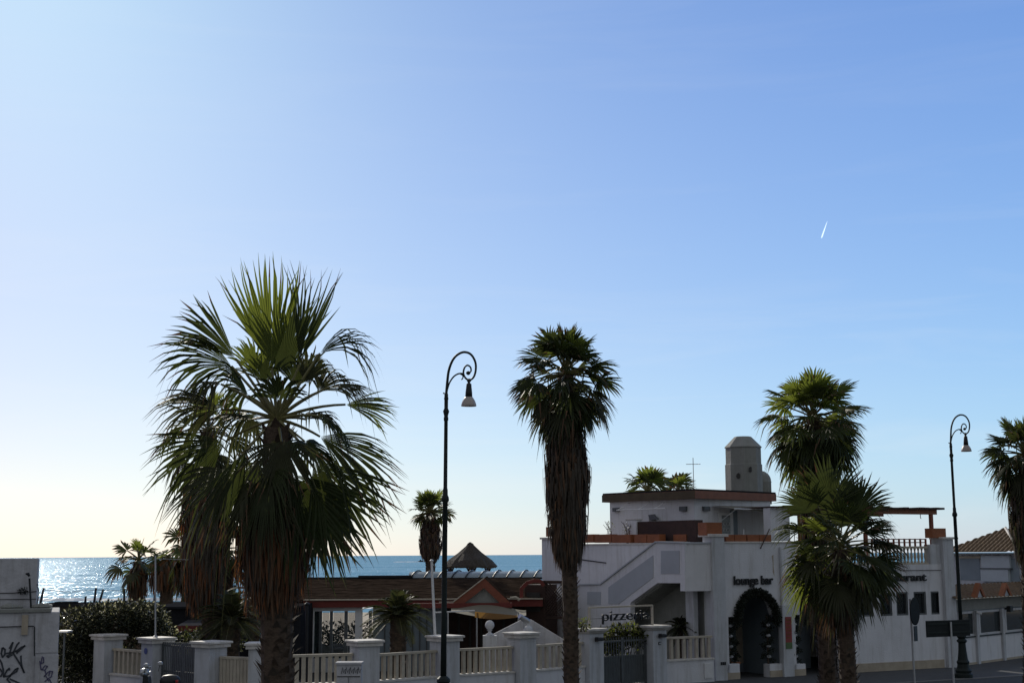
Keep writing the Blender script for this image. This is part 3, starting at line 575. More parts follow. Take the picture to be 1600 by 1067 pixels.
# ================================================================== FENCE
FP = [(170, 991), (245, 996), (330, 1002), (409, 1004), (570, 1000), (695, 993), (815, 988), (921, 982), (1020, 977)]
PH = 1.88
def ptop(px, py, z=PH):
    d = ray(px, py); t = (z - CAMZ) / d.z; return Vector((d.x * t, d.y * t, 0))
FPW = [ptop(*p) for p in FP]
plab = ['leftmost fence pillar, beside the big glossy bush', 'fence pillar left of the slatted metal gate, with a small blue disc', 'fence pillar right of the left slatted metal gate', 'fence pillar half hidden behind the trunk of the tallest palm',
        'fence pillar beside the grey utility cabinet', 'fence pillar directly behind the nearer street lamp', 'fence pillar in front of the white ball finial, left of the middle palm', 'left gate pillar carrying the pizzeria sign', 'right gate pillar carrying the pizzeria sign']
for i, P in enumerate(FPW):
    A = FPW[max(0, i - 1)]; B = FPW[min(len(FPW) - 1, i + 1)]; fr = Frame(P, P + (B - A))
    t = thing('fence_pillar', plab[i], 'fence pillar', P, 'white pillars of the street fence'); w_ = .31
    b = MB(); b.fbox(fr, -w_, w_, -w_, w_, 0, PH - .14, white2, .01); b.build('shaft', t)
    b = MB()
    if i >= 7:
        pts = [(w_, PH - .14), (w_ + .04, PH - .12), (w_ + .1, PH - .05), (w_ + .12, PH - .04), (w_ + .12, PH + .02)]
        for (a, za), (c_, zc) in zip(pts, pts[1:]):
            b.hexa([fr.p(-a, a, za), fr.p(a, a, za), fr.p(a, -a, za), fr.p(-a, -a, za), fr.p(-c_, c_, zc), fr.p(c_, c_, zc), fr.p(c_, -c_, zc), fr.p(-c_, -c_, zc)], capm)
    else:
        b.fbox(fr, -w_ - .07, w_ + .07, -w_ - .07, w_ + .07, PH - .14, PH - .04, capm, .02); b.fbox(fr, -w_ - .11, w_ + .11, -w_ - .11, w_ + .11, PH - .04, PH + .02, capm, .015)
    b.build('cap', t)
    if i == 1:
        b = MB(); c = fr.p(-.05, w_ + .004, PH - .36); pts = [c + fr.e * .09 * math.cos(a * .5236) + Z * .09 * math.sin(a * .5236) for a in range(12)]; b.prism(pts, fr.n * .01, bluesticker); b.build('blue_disc', t)
    if i == 8:
        b = MB(); b.fbox(fr, -.08, .06, w_ + .003, w_ + .015, PH - .52, PH - .5, blackp); b.fbox(fr, -.08, -.055, w_ + .003, w_ + .015, PH - .58, PH - .52, blackp); b.fbox(fr, -.08, .04, w_ + .003, w_ + .015, PH - .6, PH - .58, blackp); b.build('house_number', t)
def panel(i, j, lab, zb=.78, zt=1.5, nb=9, wall=True, A=None, B=None, wb=.05):
    A = A or FPW[i]; B = B or FPW[j]; fr = Frame(A, B); t = thing('fence_panel', lab, 'fence', A, 'fence panels between the pillars'); s0, s1 = .33, fr.len - .33
    b = MB()
    b.fbox(fr, s0, s1, -.11, .11, 0, zb - .06, white); b.build('base_wall', t)
    b = MB(); b.fbox(fr, s0, s1, -.15, .15, zb - .06, zb, capm, .01); b.build('coping', t)
    b = MB(); b.fbox(fr, s0, s1, -.06, .06, zt - .07, zt, cream, .012); b.build('top_rail', t)
    for k in range(nb):
        s = s0 + (s1 - s0) * (k + .5) / nb
        b = MB(); b.fbox(fr, s - wb, s + wb, -.045, .045, zb, zt - .07, cream); b.build('baluster', t)
    return fr
panel(0, 1, 'short fence panel left of the left slatted gate', nb=8)
panel(2, 3, 'fence panel between the left gate and the tallest palm trunk', nb=9)
panel(3, 4, 'fence panel behind the tallest palm trunk, left of the utility cabinet', nb=12, zt=1.55)
panel(4, 5, 'fence panel between the utility cabinet and the nearer street lamp', nb=10)
panel(5, 6, 'fence panel right of the nearer street lamp, before the ball finial', nb=10)
panel(6, 7, 'fence panel behind the trunk of the middle palm', nb=8)
panel(8, 0, 'fence panel between the pizzeria gate and the tall building pillar', A=FPW[8], B=FA.p(-.05, .25, 0), nb=8, zt=1.5)
def gate(i, j, lab, solid=0, n=16, zt=1.62):
    fr = Frame(FPW[i], FPW[j]); t = thing('metal_gate', lab, 'gate', FPW[i]); s0, s1 = .34, fr.len - .34
    b = MB()
    for z_ in (.12, .95, zt - .12): b.fbox(fr, s0 + .03, s1 - .03, -.02, .02, z_, z_ + .05, greymetal)
    for s in (s0, (s0 + s1) / 2 - .03, s1 - .06): b.fbox(fr, s, s + .06, -.025, .025, .05, zt, greymetal)
    b.build('gate_frame', t)
    b = MB()
    for k in range(n):
        s = s0 + .06 + (s1 - s0 - .12) * (k + .5) / n; b.fbox(fr, s - .028 if not solid else s - .012, s + .028 if not solid else s + .012, .022, .034, .1, zt + .03 * math.sin(math.pi * (k + .5) / n), greymetal)
    b.build('bars', t)
    if solid: b = MB(); b.fbox(fr, s0 + .06, s1 - .06, -.045, -.022, .12, .98, greymetal); b.build('sheet_panel', t)
    return fr
gate(1, 2, 'dark slatted metal gate between pillars at the left, behind the scooter', n=22, zt=1.78)
fg = gate(7, 8, 'grey metal gate with barred top under the pizzeria sign', 1, 18, 1.55)
# pillar lamps
for k, (i, lab) in enumerate(((7, 'small black wall lamp on the left gate pillar'), (8, 'small black wall lamp on the right gate pillar'))):
    P = FPW[i]; o = fg.p(0 if i == 7 else fg.len, 0, 0); s = 0 if i == 7 else fg.len
    t = thing('wall_lamp', lab, 'wall lamp', fg.p(s, .32, 1.5)); b = MB(); b.fbox(fg, s - .06, s + .06, .315, .345, 1.5, 1.64, blackp); b.build('back_plate', t)
    b = MB(); b.fbox(fg, s - .1, s + .14, .345, .5, 1.53, 1.63, blackp, .02); b.build('housing', t)
    b = MB(); b.fbox(fg, s - .07, s + .11, .36, .48, 1.515, 1.528, opal); b.build('lens', t)
# pizzeria sign frame
t = thing('shop_sign', 'white tubular frame with dark pizzeria lettering above the gate', 'sign', fg.p(0, 0, PH))
ztop_ = at(970, 946, FPW[7].y + .9).z
s0 = .0; s1 = fg.len
b = MB()
zt_ = fg.z(970, 946)
for s in (s0 - .03, s1 - .05): b.fbox(fg, s, s + .06, -.03, .03, PH + .02, zt_, cream)
b.fbox(fg, s0 + .03, s1 - .05, -.03, .03, zt_ - .05, zt_, cream); b.build('frame', t)
b = MB(); b.fbox(fg, s0 + .05, s1 - .05, -.008, .0, PH + .03, PH + .05, greymetal)
b.fbox(fg, s0 + .05, s1 - .05, -.012, -.002, PH + .3, PH + .315, greymetal); b.build('letter_rail', t)
sa = fg.s(940, 970); sb = fg.s(1013, 965); za = fg.z(975, 968)
text_part('pizzeria', 'lettering', fg.p(sa, .03, za), fg.e, Z, .46, blackp, t, .05, sb - sa, .0)
# ================================================================== THE WHITE LOUNGE BAR / RESTAURANT BUILDING
bld = thing('restaurant_building', 'long white lounge bar and restaurant building with outdoor stairs and roof terrace', 'building', P1)
T1 = FA.z(1180, 848)                 # parapet top
SL = FA.s(1114); S2 = FA.len
WT = .3
archL, archR, springY = FA.s(1139), FA.s(1220), 0
def wall_run(b, fr, s_list, zlow, ztop, th, m, d=0):
    for a, c in zip(s_list, s_list[1:]):
        za, zc = zlow(a), zlow(c)
        b.add([fr.p(a, d, za), fr.p(c, d, zc), fr.p(c, d, ztop), fr.p(a, d, ztop), fr.p(a, d - th, za), fr.p(c, d - th, zc), fr.p(c, d - th, ztop), fr.p(a, d - th, ztop)],
              [(0, 1, 2, 3), (5, 4, 7, 6), (4, 5, 1, 0), (3, 2, 6, 7)], m)
zs = FA.z(1180, 962); zap = FA.z(1178, 925); cA = FA.s(1179); rA = (FA.s(1207) - FA.s(1151)) / 2
cB = FA.s(1285); rB = rA * 1.05
def zl(s):
    for c, r_, l, rr in ((cA, rA, FA.s(1136), FA.s(1222)), (cB, rB, FA.s(1240), FA.s(1312))):
        if l < s < rr:
            u = abs(s - c)
            return zs if u >= r_ else zs + (zap - zs) * math.sqrt(max(0, 1 - (u / r_) ** 2))
    return 0
sl_ = [FA.s(1114), FA.s(1136) - .001]
k = FA.s(1136) + .001
while k < FA.s(1222): sl_.append(k); k += .06
sl_ += [FA.s(1222), FA.s(1222) + .001, FA.s(1240) - .001]
k = FA.s(1240) + .001
while k < FA.s(1312): sl_.append(k); k += .06
sl_ += [FA.s(1312), FA.s(1312) + .001]
# restaurant windows as openings: walls between, above and below
wins = [(1347, 1364), (1375, 1393.5), (1400.5, 1418.5), (1428, 1447), (1454.5, 1475)]
zw1 = FA.z(1410, 924.5); zw0 = FA.z(1410, 961); Tw = FA.z(1420, 881.5)
b = MB(); wall_run(b, FA, sl_, zl, T1, WT, white)
segs = sorted([FA.s(1312) + .001, S2 - .25] + [FA.s(p, 940) for w_ in wins for p in w_])
for i, (a, c) in enumerate(zip(segs, segs[1:])):
    if i % 2 == 0: wall_run(b, FA, [a, c], lambda s: 0, Tw, WT, white)
    else: b.fbox(FA, a, c, -WT, 0, 0, zw0, white); b.fbox(FA, a, c, -WT, 0, zw1, Tw, white)
b.fbox(FA, FA.s(1312), FA.s(1330), -WT, 0, Tw, T1, white)
# side and rear walls, roof slab
LW0 = at(848, 900, 57); FL = Frame(LW0, P1)
def DF(px): return FL.p(FL.s(px, 850), 0, 0).y
      # the left wall, toward the sea
zcapL = FL.z(865, 842)
b.fbox(FL, 0, FL.len - .02, -WT, 0, 0, FL.z(950, 851), white)
b.fbox(FL, 0, FL.s(884), -WT - .003, .03, FL.z(865, 911), zcapL, white)
b.fbox(FA, -.02, S2, -9.5, -9.2, 0, T1 - .3, white); b.fbox(FA, S2 - .55, S2 - .25, -9.2, -WT, 0, Tw, white)
b.build('wall', bld)
b = MB(); b.fbox(FA, .02, S2 - .56, -9.2, -WT - .002, Tw - .35, Tw - .1, grey)
b.build('terrace_floor', bld)
b = MB(); b.fbox(FA, SL, FA.s(1330), -WT - .04, .04, T1, T1 + .05, capm, .01); b.build('parapet_coping', bld)
b = MB(); b.fbox(FL, FL.s(884) + .01, FL.len - .3, -WT - .04, .04, FL.z(950, 851), FL.z(950, 851) + .05, capm, .01); b.fbox(FL, -.06, FL.s(884) + .05, -WT - .06, .09, zcapL, zcapL + .08, capm, .01); b.build('parapet_coping', bld)
# tall corner pillar and pillar B, and the end pillar
zc1 = FA.z(1115, 838, .2)
b = MB(); b.fbox(FA, FA.s(1114, 900, .2), FA.s(1133, 900, .2), -.35, .2, 0, zc1, white2, .01); b.fbox(FA, FA.s(1104, 842, .1), FA.s(1133, 842, .1) + .04, -.4, .24, zc1, zc1 + .09, capm, .015); b.build('corner_pillar', bld)
b = MB(); b.fbox(FA, FA.s(1224, 1000, .12), FA.s(1240, 1000, .12), -.1, .12, 0, zs + .35, white2, .01); b.build('porch_pillar', bld)
ze = FA.z(1484, 842, .15)
b = MB(); b.fbox(FA, FA.s(1476, 900, .15), FA.s(1492, 900, .15), -.45, .15, 0, ze, white2, .01); b.fbox(FA, FA.s(1475, 842, .15) - .12, FA.s(1492, 842, .15) + .1, -.5, .22, ze, ze + .08, capm, .015); b.build('end_pillar', bld)
b = MB(); b.fbox(FA, FA.s(1453, 860), FA.s(1476, 860), -WT, .0, Tw, FA.z(1465, 850), white2, .01); b.build('parapet_pier', bld)
b = MB()
for a, c in ((FA.s(1314, 1050, .03), FA.s(1476, 1040, .03)),): b.fbox(FA, a, c, 0.002, .03, 0, .3, beige)
b.build('skirting', bld)
b = MB(); b.fbox(FA, FA.s(1133, 1050, .03), FA.s(1137, 1050), .002, .03, 0, .25, beige); b.build('skirting', bld)
# low walls in porch
for a, c in ((1137, 1156), (1203, 1223), (1241, 1259)):
    b = MB(); b.fbox(FA, FA.s(a, 1050), FA.s(c, 1050), -.35, .0, .0, FA.z(a, 1037), white, .01); b.fbox(FA, FA.s(a, 1050), FA.s(c, 1050), .001, .02, 0, .22, beige); b.build('low_porch_wall', bld)
# porch interior
b = MB(); PD = -2.4
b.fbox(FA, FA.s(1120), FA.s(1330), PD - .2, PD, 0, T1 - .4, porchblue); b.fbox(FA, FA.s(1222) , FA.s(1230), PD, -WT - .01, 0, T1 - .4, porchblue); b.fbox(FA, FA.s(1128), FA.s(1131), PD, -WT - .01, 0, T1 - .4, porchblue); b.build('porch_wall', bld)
b = MB(); dl, dr = FA.s(1171, 1000, PD), FA.s(1193, 1000, PD); b.fbox(FA, dl, dr, PD + .002, PD + .06, .02, 2.3, brown); dd = b.build('door', bld)
b = MB(); b.fbox(FA, FA.s(1183, 1000, PD), FA.s(1189, 1000, PD), PD + .062, PD + .075, 1.25, 1.95, whitemetal); b.fbox(FA, FA.s(1183, 1000, PD), FA.s(1189, 1000, PD), PD + .076, PD + .08, 1.58, 1.6, brown); b.build('painted_lit_pane', dd)  # lit door glass drawn as a white painted pane
b = MB(); b.fbox(FA, FA.s(1150, 1000, PD), FA.s(1171, 1000, PD) - .02, PD + .002, PD + .03, .3, 2.5, beige); b.build('beige_wall_panel', bld)
# windows of the restaurant
for i, (a, c) in enumerate(wins):
    a, c = FA.s(a, 940), FA.s(c, 940); fw = .06
    b = MB(); b.fbox(FA, a + .001, a + fw, -.16, -.02, zw0, zw1, greymetal); b.fbox(FA, c - fw, c - .001, -.16, -.02, zw0, zw1, greymetal); b.fbox(FA, a + fw, c - fw, -.16, -.02, zw0, zw0 + fw, greymetal); b.fbox(FA, a + fw, c - fw, -.16, -.02, zw1 - fw, zw1, greymetal)
    w_ = b.build('window', bld)
    b = MB(); b.fbox(FA, a + fw, c - fw, -.11, -.10, zw0 + fw, zw1 - fw, glass); b.build('pane', w_)
    b = MB()
    for q in range(4): b.fbox(FA, a + fw + (c - a - 2 * fw) * (q + .5) / 4 - .01, a + fw + (c - a - 2 * fw) * (q + .5) / 4 + .01, -.06, -.04, zw0 + fw, zw1 - fw, blackp)
    b.build('grille', w_)
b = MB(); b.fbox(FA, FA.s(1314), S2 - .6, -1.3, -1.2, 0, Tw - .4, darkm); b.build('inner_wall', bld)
# lettering
a, c = FA.s(1145.5, 908), FA.s(1206.5, 908)
text_part('lounge bar', 'lettering', FA.p(a, .05, FA.z(1175, 912.5)), FA.e, Z, .42, blackp, bld, .05, c - a, .02)
a, c = FA.s(1366, 905), FA.s(1446, 905)
text_part('restaurant', 'lettering', FA.p(a, .05, FA.z(1420, 907)), FA.e, Z, .40, blackp, bld, .05, c - a, .02)
b = MB()
for q in range(3): b.fbox(FA, FA.s(1126 + q * 2.9, 1036, .2), FA.s(1128.2 + q * 2.9, 1036, .2), .202, .215, FA.z(1128, 1038.5, .2), FA.z(1128, 1033.5, .2), blackp)
b.build('house_number', bld)
c0_ = FL.p(FL.s(903), .03, FL.z(903, 873)); c1_ = FL.p(FL.s(948), .03, FL.z(948, 879)); b = MB(); b.tube([c0_, c1_], .02, blackp, 4); b.build('wall_cable', bld)
b = MB(); s_ = FA.s(1219); b.tube([FA.p(s_, .05, .1), FA.p(s_, .05, T1 - .15)], .035, white2, 8); b.build('downpipe', bld)
b = MB(); s_ = FA.s(1207, 880); b.prism([FA.p(s_ - .03, .004, T1 - .45), FA.p(s_ + .05, .004, T1 - .4), FA.p(s_ + .04, .004, T1 - .8), FA.p(s_ + .07, .004, T1 - 1.15), FA.p(s_, .004, T1 - 1.0), FA.p(s_ + .01, .004, T1 - .7)], FA.n * .002, beige); b.build('rust_stain', bld)
b = MB(); b.tube([FA.p(FA.s(1313), .03, .3), FA.p(FA.s(1313), .03, Tw - .2), FA.p(FA.s(1470), .03, Tw - .22)], .012, darkm, 4); b.build('wall_cable', bld)
# upper storey
UC = at(1085, 800, 52.2); UL = at(953, 800, 55.2); UR = at(1204, 800, 55)
UF1 = Frame(UL, UC); UF2 = Frame(UC, UR); UZ0 = Tw - .1; UZ1 = UF2.z(1100, 779)
back = UR + (UL - UC); 
def ring(pts, z0, z1, th_m, b):
    n = len(pts)
    b.add([Vector((p.x, p.y, z0)) for p in pts] + [Vector((p.x, p.y, z1)) for p in pts], [tuple(range(n - 1, -1, -1)), tuple(range(n, 2 * n))] + [(i, (i + 1) % n, (i + 1) % n + n, i + n) for i in range(n)], th_m)
b = MB(); ring([UL, UC, UR, back], UZ0, UZ1, white, b); us = b.build('upper_storey', bld)
b = MB(); cen = (UL + UC + UR + back) / 4; z0r, z1r = UF2.z(1100, 779.5), UF2.z(1090, 767)
def grow(p, k): v = Vector((p.x - cen.x, p.y - cen.y, 0)); return p + v.normalized() * k
G = [at(941, 776, 55.4), at(1086, 773, 51.7), at(1213, 776, 55.2)]; G.append(G[2] + (G[0] - G[1]))
ring(G, z0r, z1r, fascia_m, b); b.build('roof_fascia', us)
FG = Frame(G[0], G[1]); b = MB(); b.fbox(FG, .0, FG.len - .01, .003, .02, z0r, z1r - .01, brownfas); b.build('shade_toned_fascia_board', us)  # darker board on the left roof edge; its shade is put into the colour
b = MB(); ring([g + (cen - g) * .004 * Vector((1, 1, 0)).length - Z * 0 for g in G], z1r + .002, z1r + .06, darkroof, b); b.build('roof', us)
def upart(name, fr, x0, x1, y0, y1, d0, d1, m, par=None):
    b = MB(); yy = (y0 + y1) / 2; xm = (x0 + x1) / 2; b.fbox(fr, fr.s(x0, yy), fr.s(x1, yy), d0, d1, fr.z(xm, y1), fr.z(xm, y0), m); return b.build(name, par or us)
upart('wall_lamp', UF1, 960, 969, 793, 799, .003, .12, greymetal); upart('wall_lamp', UF1, 1064, 1074, 791, 798, .003, .12, greymetal); upart('wall_lamp', UF2, 1097, 1106, 791, 798, .003, .12, greymetal)
dr_ = upart('door', UF2, 1122, 1144, 801, 842, .003, .06, whitemetal); upart('glazing', UF2, 1126, 1139, 805, 834, .062, .07, clear, dr_)
b = MB()
for q in range(6):
    s = UF2.s(1126, 820) + (UF2.s(1139, 820) - UF2.s(1126, 820)) * (q % 3 + .5) / 3; zz_ = UF2.z(1132, 834) + .08 + .22 * (q // 3)
    b.tube([UF2.p(s - .05, .08, zz_), UF2.p(s + .05, .08, zz_ + .15)], .008, whitemetal, 4); b.tube([UF2.p(s + .05, .08, zz_), UF2.p(s - .05, .08, zz_ + .15)], .008, whitemetal, 4)
b.build('lattice', dr_)
upart('wall_edge_strip', UF2, 1141, 1151, 797, 842, .004, .05, porchblue)
# retractable awnings
b = MB()
sa, sb_ = UF1.s(980, 796), UF1.s(1056, 796); za = UF1.z(1018, 796)
b.tube([UF1.p(sa, .6, za), UF1.p(sb_, .6, za)], .025, whitemetal, 6)
for q in (0.06, .5, .82): b.tube([UF1.p(sa + (sb_ - sa) * q, .03, za + .28), UF1.p(sa + (sb_ - sa) * q - .1, .6, za)], .015, whitemetal, 5)
b.build('awning_frame', us)
sa, sb_ = UF2.s(1111, 792), UF2.s(1196, 794); za = UF2.z(1130, 790)
b = MB(); K = 12; vs = []
for q in range(K + 1):
    s = sa + (sb_ - sa) * q / K
    for j in range(4): vs.append(UF2.p(s, .06 + .35 * j, za - .05 * j - .06 * math.sin(math.pi * q / K) * j / 3))
b.add(vs, [(q * 4 + j, q * 4 + j + 1, q * 4 + j + 5, q * 4 + j + 4) for q in range(K) for j in range(3)], canvas); b.tube([UF2.p(sa, 1.12, za - .15), UF2.p(sb_, 1.12, za - .15)], .025, whitemetal, 6)
b.tube([UF2.p(sa + .2, .05, za - .7), UF2.p(sa + .1, 1.1, za - .17)], .014, whitemetal, 5); b.tube([UF2.p(sb_ - .2, .05, za - .7), UF2.p(sb_ - .1, 1.1, za - .17)], .014, whitemetal, 5); b.build('awning', us)
# stub wall + pergola
PGf = Frame(FA.p(FA.s(1206), -1.2, 0), FA.p(FA.s(1463), -1.2, 0))
upart('stub_wall', PGf, 1204, 1234, 791, 845, -.4, 0, white, bld)
pg = thing('pergola', 'reddish wooden pergola with battened roof on the restaurant terrace', 'pergola', PGf.p(0, 0, Tw)); pzt = PGf.z(1400, 793.5); pzb = PGf.z(1400, 803)
b = MB(); b.fbox(PGf, PGf.s(1234), PGf.s(1462, 798), -.06, .06, pzb, pzt - .05, fascia_m); b.fbox(PGf, PGf.s(1234), PGf.s(1462, 798), -3.0, -2.9, pzb, pzt - .05, fascia_m); b.build('beam', pg)
b = MB()
s = PGf.s(1206)
while s < PGf.s(1464, 798): b.fbox(PGf, s, s + .22, -3.2, .2, pzt - .045, pzt + rng.uniform(0, .04), brown); s += .26
b.build('roof_battens', pg)
for p in (1250, 1352, 1455.5):
    b = MB(); s = PGf.s(p, 830); b.fbox(PGf, s - .06, s + .06, -.06, .06, Tw - .1, pzb, redwood); b.build('post', pg)
b = MB(); s = PGf.s(1438, 806); b.tube([PGf.p(s, 0, pzb), PGf.p(s, 0, pzb - .12), PGf.p(s + .03, 0, pzb - .16)], .015, blackp, 5); b.build('hook', pg)
# terrace balustrade on top of the restaurant wall
bs = thing('balustrade', 'cream terrace balustrade between the palm and the orange planter at the right', 'balustrade', FA.p(FA.s(1330), 0, Tw)); zb1 = FA.z(1420, 853)
b = MB(); b.fbox(FA, FA.s(1331), FA.s(1453), -.24, -.04, zb1 - .08, zb1, cream, .01); b.build('top_rail', bs)
b = MB(); b.fbox(FA, FA.s(1331), FA.s(1453), -.26, -.02, Tw, Tw + .06, cream, .01); b.build('bottom_rail', bs)
s = FA.s(1331) + .12
while s < FA.s(1453) - .05:
    b = MB(); b.lathe(FA.p(s, -.14, Tw + .06), [(.055, 0), (.055, .04), (.03, .08), (.055, .22), (.045, .32), (.025, .42), (.045, .5), (.05, zb1 - Tw - .14)], cream, 8); b.build('baluster', bs); s += .17
rb = MB(); 
for z_ in (.12, .24): rb.fbox(FA, FA.s(1360), FA.s(1453), -.16, -.12, zb1 + z_, zb1 + z_ + .035, redwood)
for s_ in range(12): q = FA.s(1360) + (FA.s(1453) - FA.s(1360)) * s_ / 11; rb.fbox(FA, q - .03, q + .03, -.165, -.115, zb1, zb1 + .28, redwood)
tag(rb.build('guard_rail'), 'reddish wooden guard rail on top of the terrace balustrade', 'railing')
# planters along the parapets
pl_i = [0]
def planter(fr, x0, x1, y0, y1, lab, d0=-.3, d1=0.0, m=orange, plant=False):
    ym = (y0 + y1) / 2; s0, s1 = fr.s(x0, ym), fr.s(x1, ym); z0, z1 = fr.z((x0 + x1) / 2, y1), fr.z((x0 + x1) / 2, y0)
    t = thing('planter', lab, 'planter', fr.p(s0, d0, z0), 'orange planters on the terrace parapet')
    b = MB(); q = .03
    b.fbox(fr, s0, s1, d1 - q, d1, z0, z1, m); b.fbox(fr, s0, s1, d0, d0 + q, z0, z1, m); b.fbox(fr, s0, s0 + q, d0 + q, d1 - q, z0, z1, m); b.fbox(fr, s1 - q, s1, d0 + q, d1 - q, z0, z1, m); b.fbox(fr, s0 + q, s1 - q, d0 + q, d1 - q, z0, z0 + .03, m); b.build('box', t)
    b = MB(); b.fbox(fr, s0 + q, s1 - q, d0 + q, d1 - q, z1 - .06, z1 - .04, trunkm); b.build('soil', t)
zz1 = .05
planter(FL, 853, 862, 823, 838, 'orange planter on the left end of the white parapet', m=orange)
planter(FL, 903, 927, 834.5, 847.5, 'long orange planter just right of the middle palm'); planter(FL, 929, 955, 834.5, 847.5, 'long orange planter left of the white flowers')
planter(FL, 956, 985, 835, 847.5, 'long orange planter under the white flowers'); planter(FL, 991, 1010, 834.5, 847.5, 'dark orange planter at the foot of the brown bar box'); planter(FL, 1011, 1030, 834.5, 847.5, 'reddish planter before the brown bar box')
planter(FA, 1100, 1124, 816, 836, 'tall orange planter on the corner pillar above the landing', -.35, .15)
planter(FA, 1134, 1147, 835, 846.5, 'orange planter just right of the corner pillar'); planter(FA, 1148, 1166, 835, 846.5, 'orange planter left of the thin white post'); planter(FA, 1168, 1186, 835, 846.5, 'orange planter right of the thin white post'); planter(FA, 1187, 1205, 835, 846.5, 'orange planter beside the hanging brown lath')
planter(FA, 1457, 1478, 825, 840, 'square orange planter at the right end of the terrace', -.4, .0)
# brown bar box with orange panel
DB = Frame(at(995, 830, DF(995) + .7), at(1087, 830, DF(1087) + .7))
t = thing('bar_counter', 'large dark brown wooden box counter on the terrace with one orange panel', 'counter', DB.p(0, 0, Tw))
b = MB(); b.fbox(DB, 0, DB.len, -.35, 0, Tw - .1, DB.z(1040, 813.5), brown); b.build('body', t)
b = MB(); b.fbox(DB, DB.s(1053, 840), DB.s(1073, 840), .003, .03, DB.z(1063, 846), DB.z(1063, 834.5), orange); b.build('orange_panel', t)
t = thing('air_conditioner', 'grey equipment box behind the dark brown counter', 'equipment', DB.p(DB.s(1012), -1.1, Tw))
b = MB(); b.fbox(DB, DB.s(1008, 806, -1), DB.s(1026, 806, -1), -1.5, -.9, Tw, DB.z(1015, 803, -1), grey, .03); b.build('casing', t)
b = MB(); b.prism([DB.p(DB.s(1020, 808, -1), -.88, DB.z(1022, 812, -1)), DB.p(DB.s(1034, 812, -1), -.88, DB.z(1030, 811, -1)), DB.p(DB.s(1027, 806, -1), -.88, DB.z(1027, 804, -1)), DB.p(DB.s(1018, 804, -1), -.88, DB.z(1020, 804, -1))], DB.n * .05, greymetal); b.build('cowl', t)
t = thing('cabinet', 'pale low cabinet on the terrace beside the white flowers', 'cabinet', at(988, 830, DF(988) + .8)); b = MB(); cf = Frame(at(978, 830, DF(978) + .6), at(994, 830, DF(994) + .6)); b.fbox(cf, 0, cf.len, -.3, 0, Tw - .1, cf.z(985, 812), white, .02); b.build('body', t); b = MB(); b.fbox(cf, -.02, cf.len + .02, -.32, .02, cf.z(985, 812), cf.z(985, 812) + .03, capm); b.build('top', t)
# white flowering plants
for (px, lab) in ((953, 'white flowering plant at the left corner of the upper storey'), (980, 'white flowering plant beside the pale cabinet')):
    rg = random.Random(px); c = at(px, 826, DF(px) + .35); t = thing('flowering_plant', lab, 'plant', (c.x, c.y, T1)); b = MB()
    leaf_mass(b, rg, c, .16, .16, .32, 90, .07, [whitemetal, bushm, whitemetal]); b.build('blossoms', t)
    b = MB()
    for q in range(7): b.tube([Vector((c.x, c.y, T1 - .2)), c + Vector((rg.uniform(-.1, .1), 0, -.1)), c + Vector((rg.uniform(-.25, .25), rg.uniform(-.1, .1), rg.uniform(0, .3)))], .008, trunkm, 4)
    b.build('stems', t)
# thin posts and laths
c = FA.p(FA.s(1167), -.1, T1 + .05); b = MB(); b.tube([c, c + Z * .42], .016, whitemetal, 6); b.lathe(c, [(.04, 0), (.04, .02), (.02, .03)], whitemetal, 8); tag(b.build('slim_post'), 'thin white post between two orange planters on the parapet', 'post')
q0 = FA.p(FA.s(1200, 825), .08, FA.z(1200, 826)); q1 = FA.p(FA.s(1186, 854), .1, FA.z(1186, 855)); b = MB(); b.tube([q0, q1], .02, brown, 5); b.tube([q1, q1 + (q1 - q0) * .06], [.035, .02], brown, 5); tag(b.build('wooden_lath'), 'slanting brown lath leaning over the parapet right of the planters', 'lath')
# aerial
c = at(1084, 765, 56); b = MB(); ht = at(1084, 715, 56).z - c.z + .4
t = thing('aerial', 'thin television aerial on the flat roof of the upper storey', 'aerial', c - Z * .4)
b.tube([c - Z * .4, c - Z * .4 + Z * ht], .015, galv, 6); b.build('mast', t); b = MB(); zz_ = at(1084, 725, 56).z
b.tube([Vector((c.x - .28, c.y, zz_)), Vector((c.x + .3, c.y + .1, zz_ + .01))], .012, galv, 5)
for q in (-.2, -.08, .06, .2): b.tube([Vector((c.x + q, c.y - .12, zz_)), Vector((c.x + q, c.y + .16, zz_))], .006, galv, 4)
b.build('antenna_rods', t)
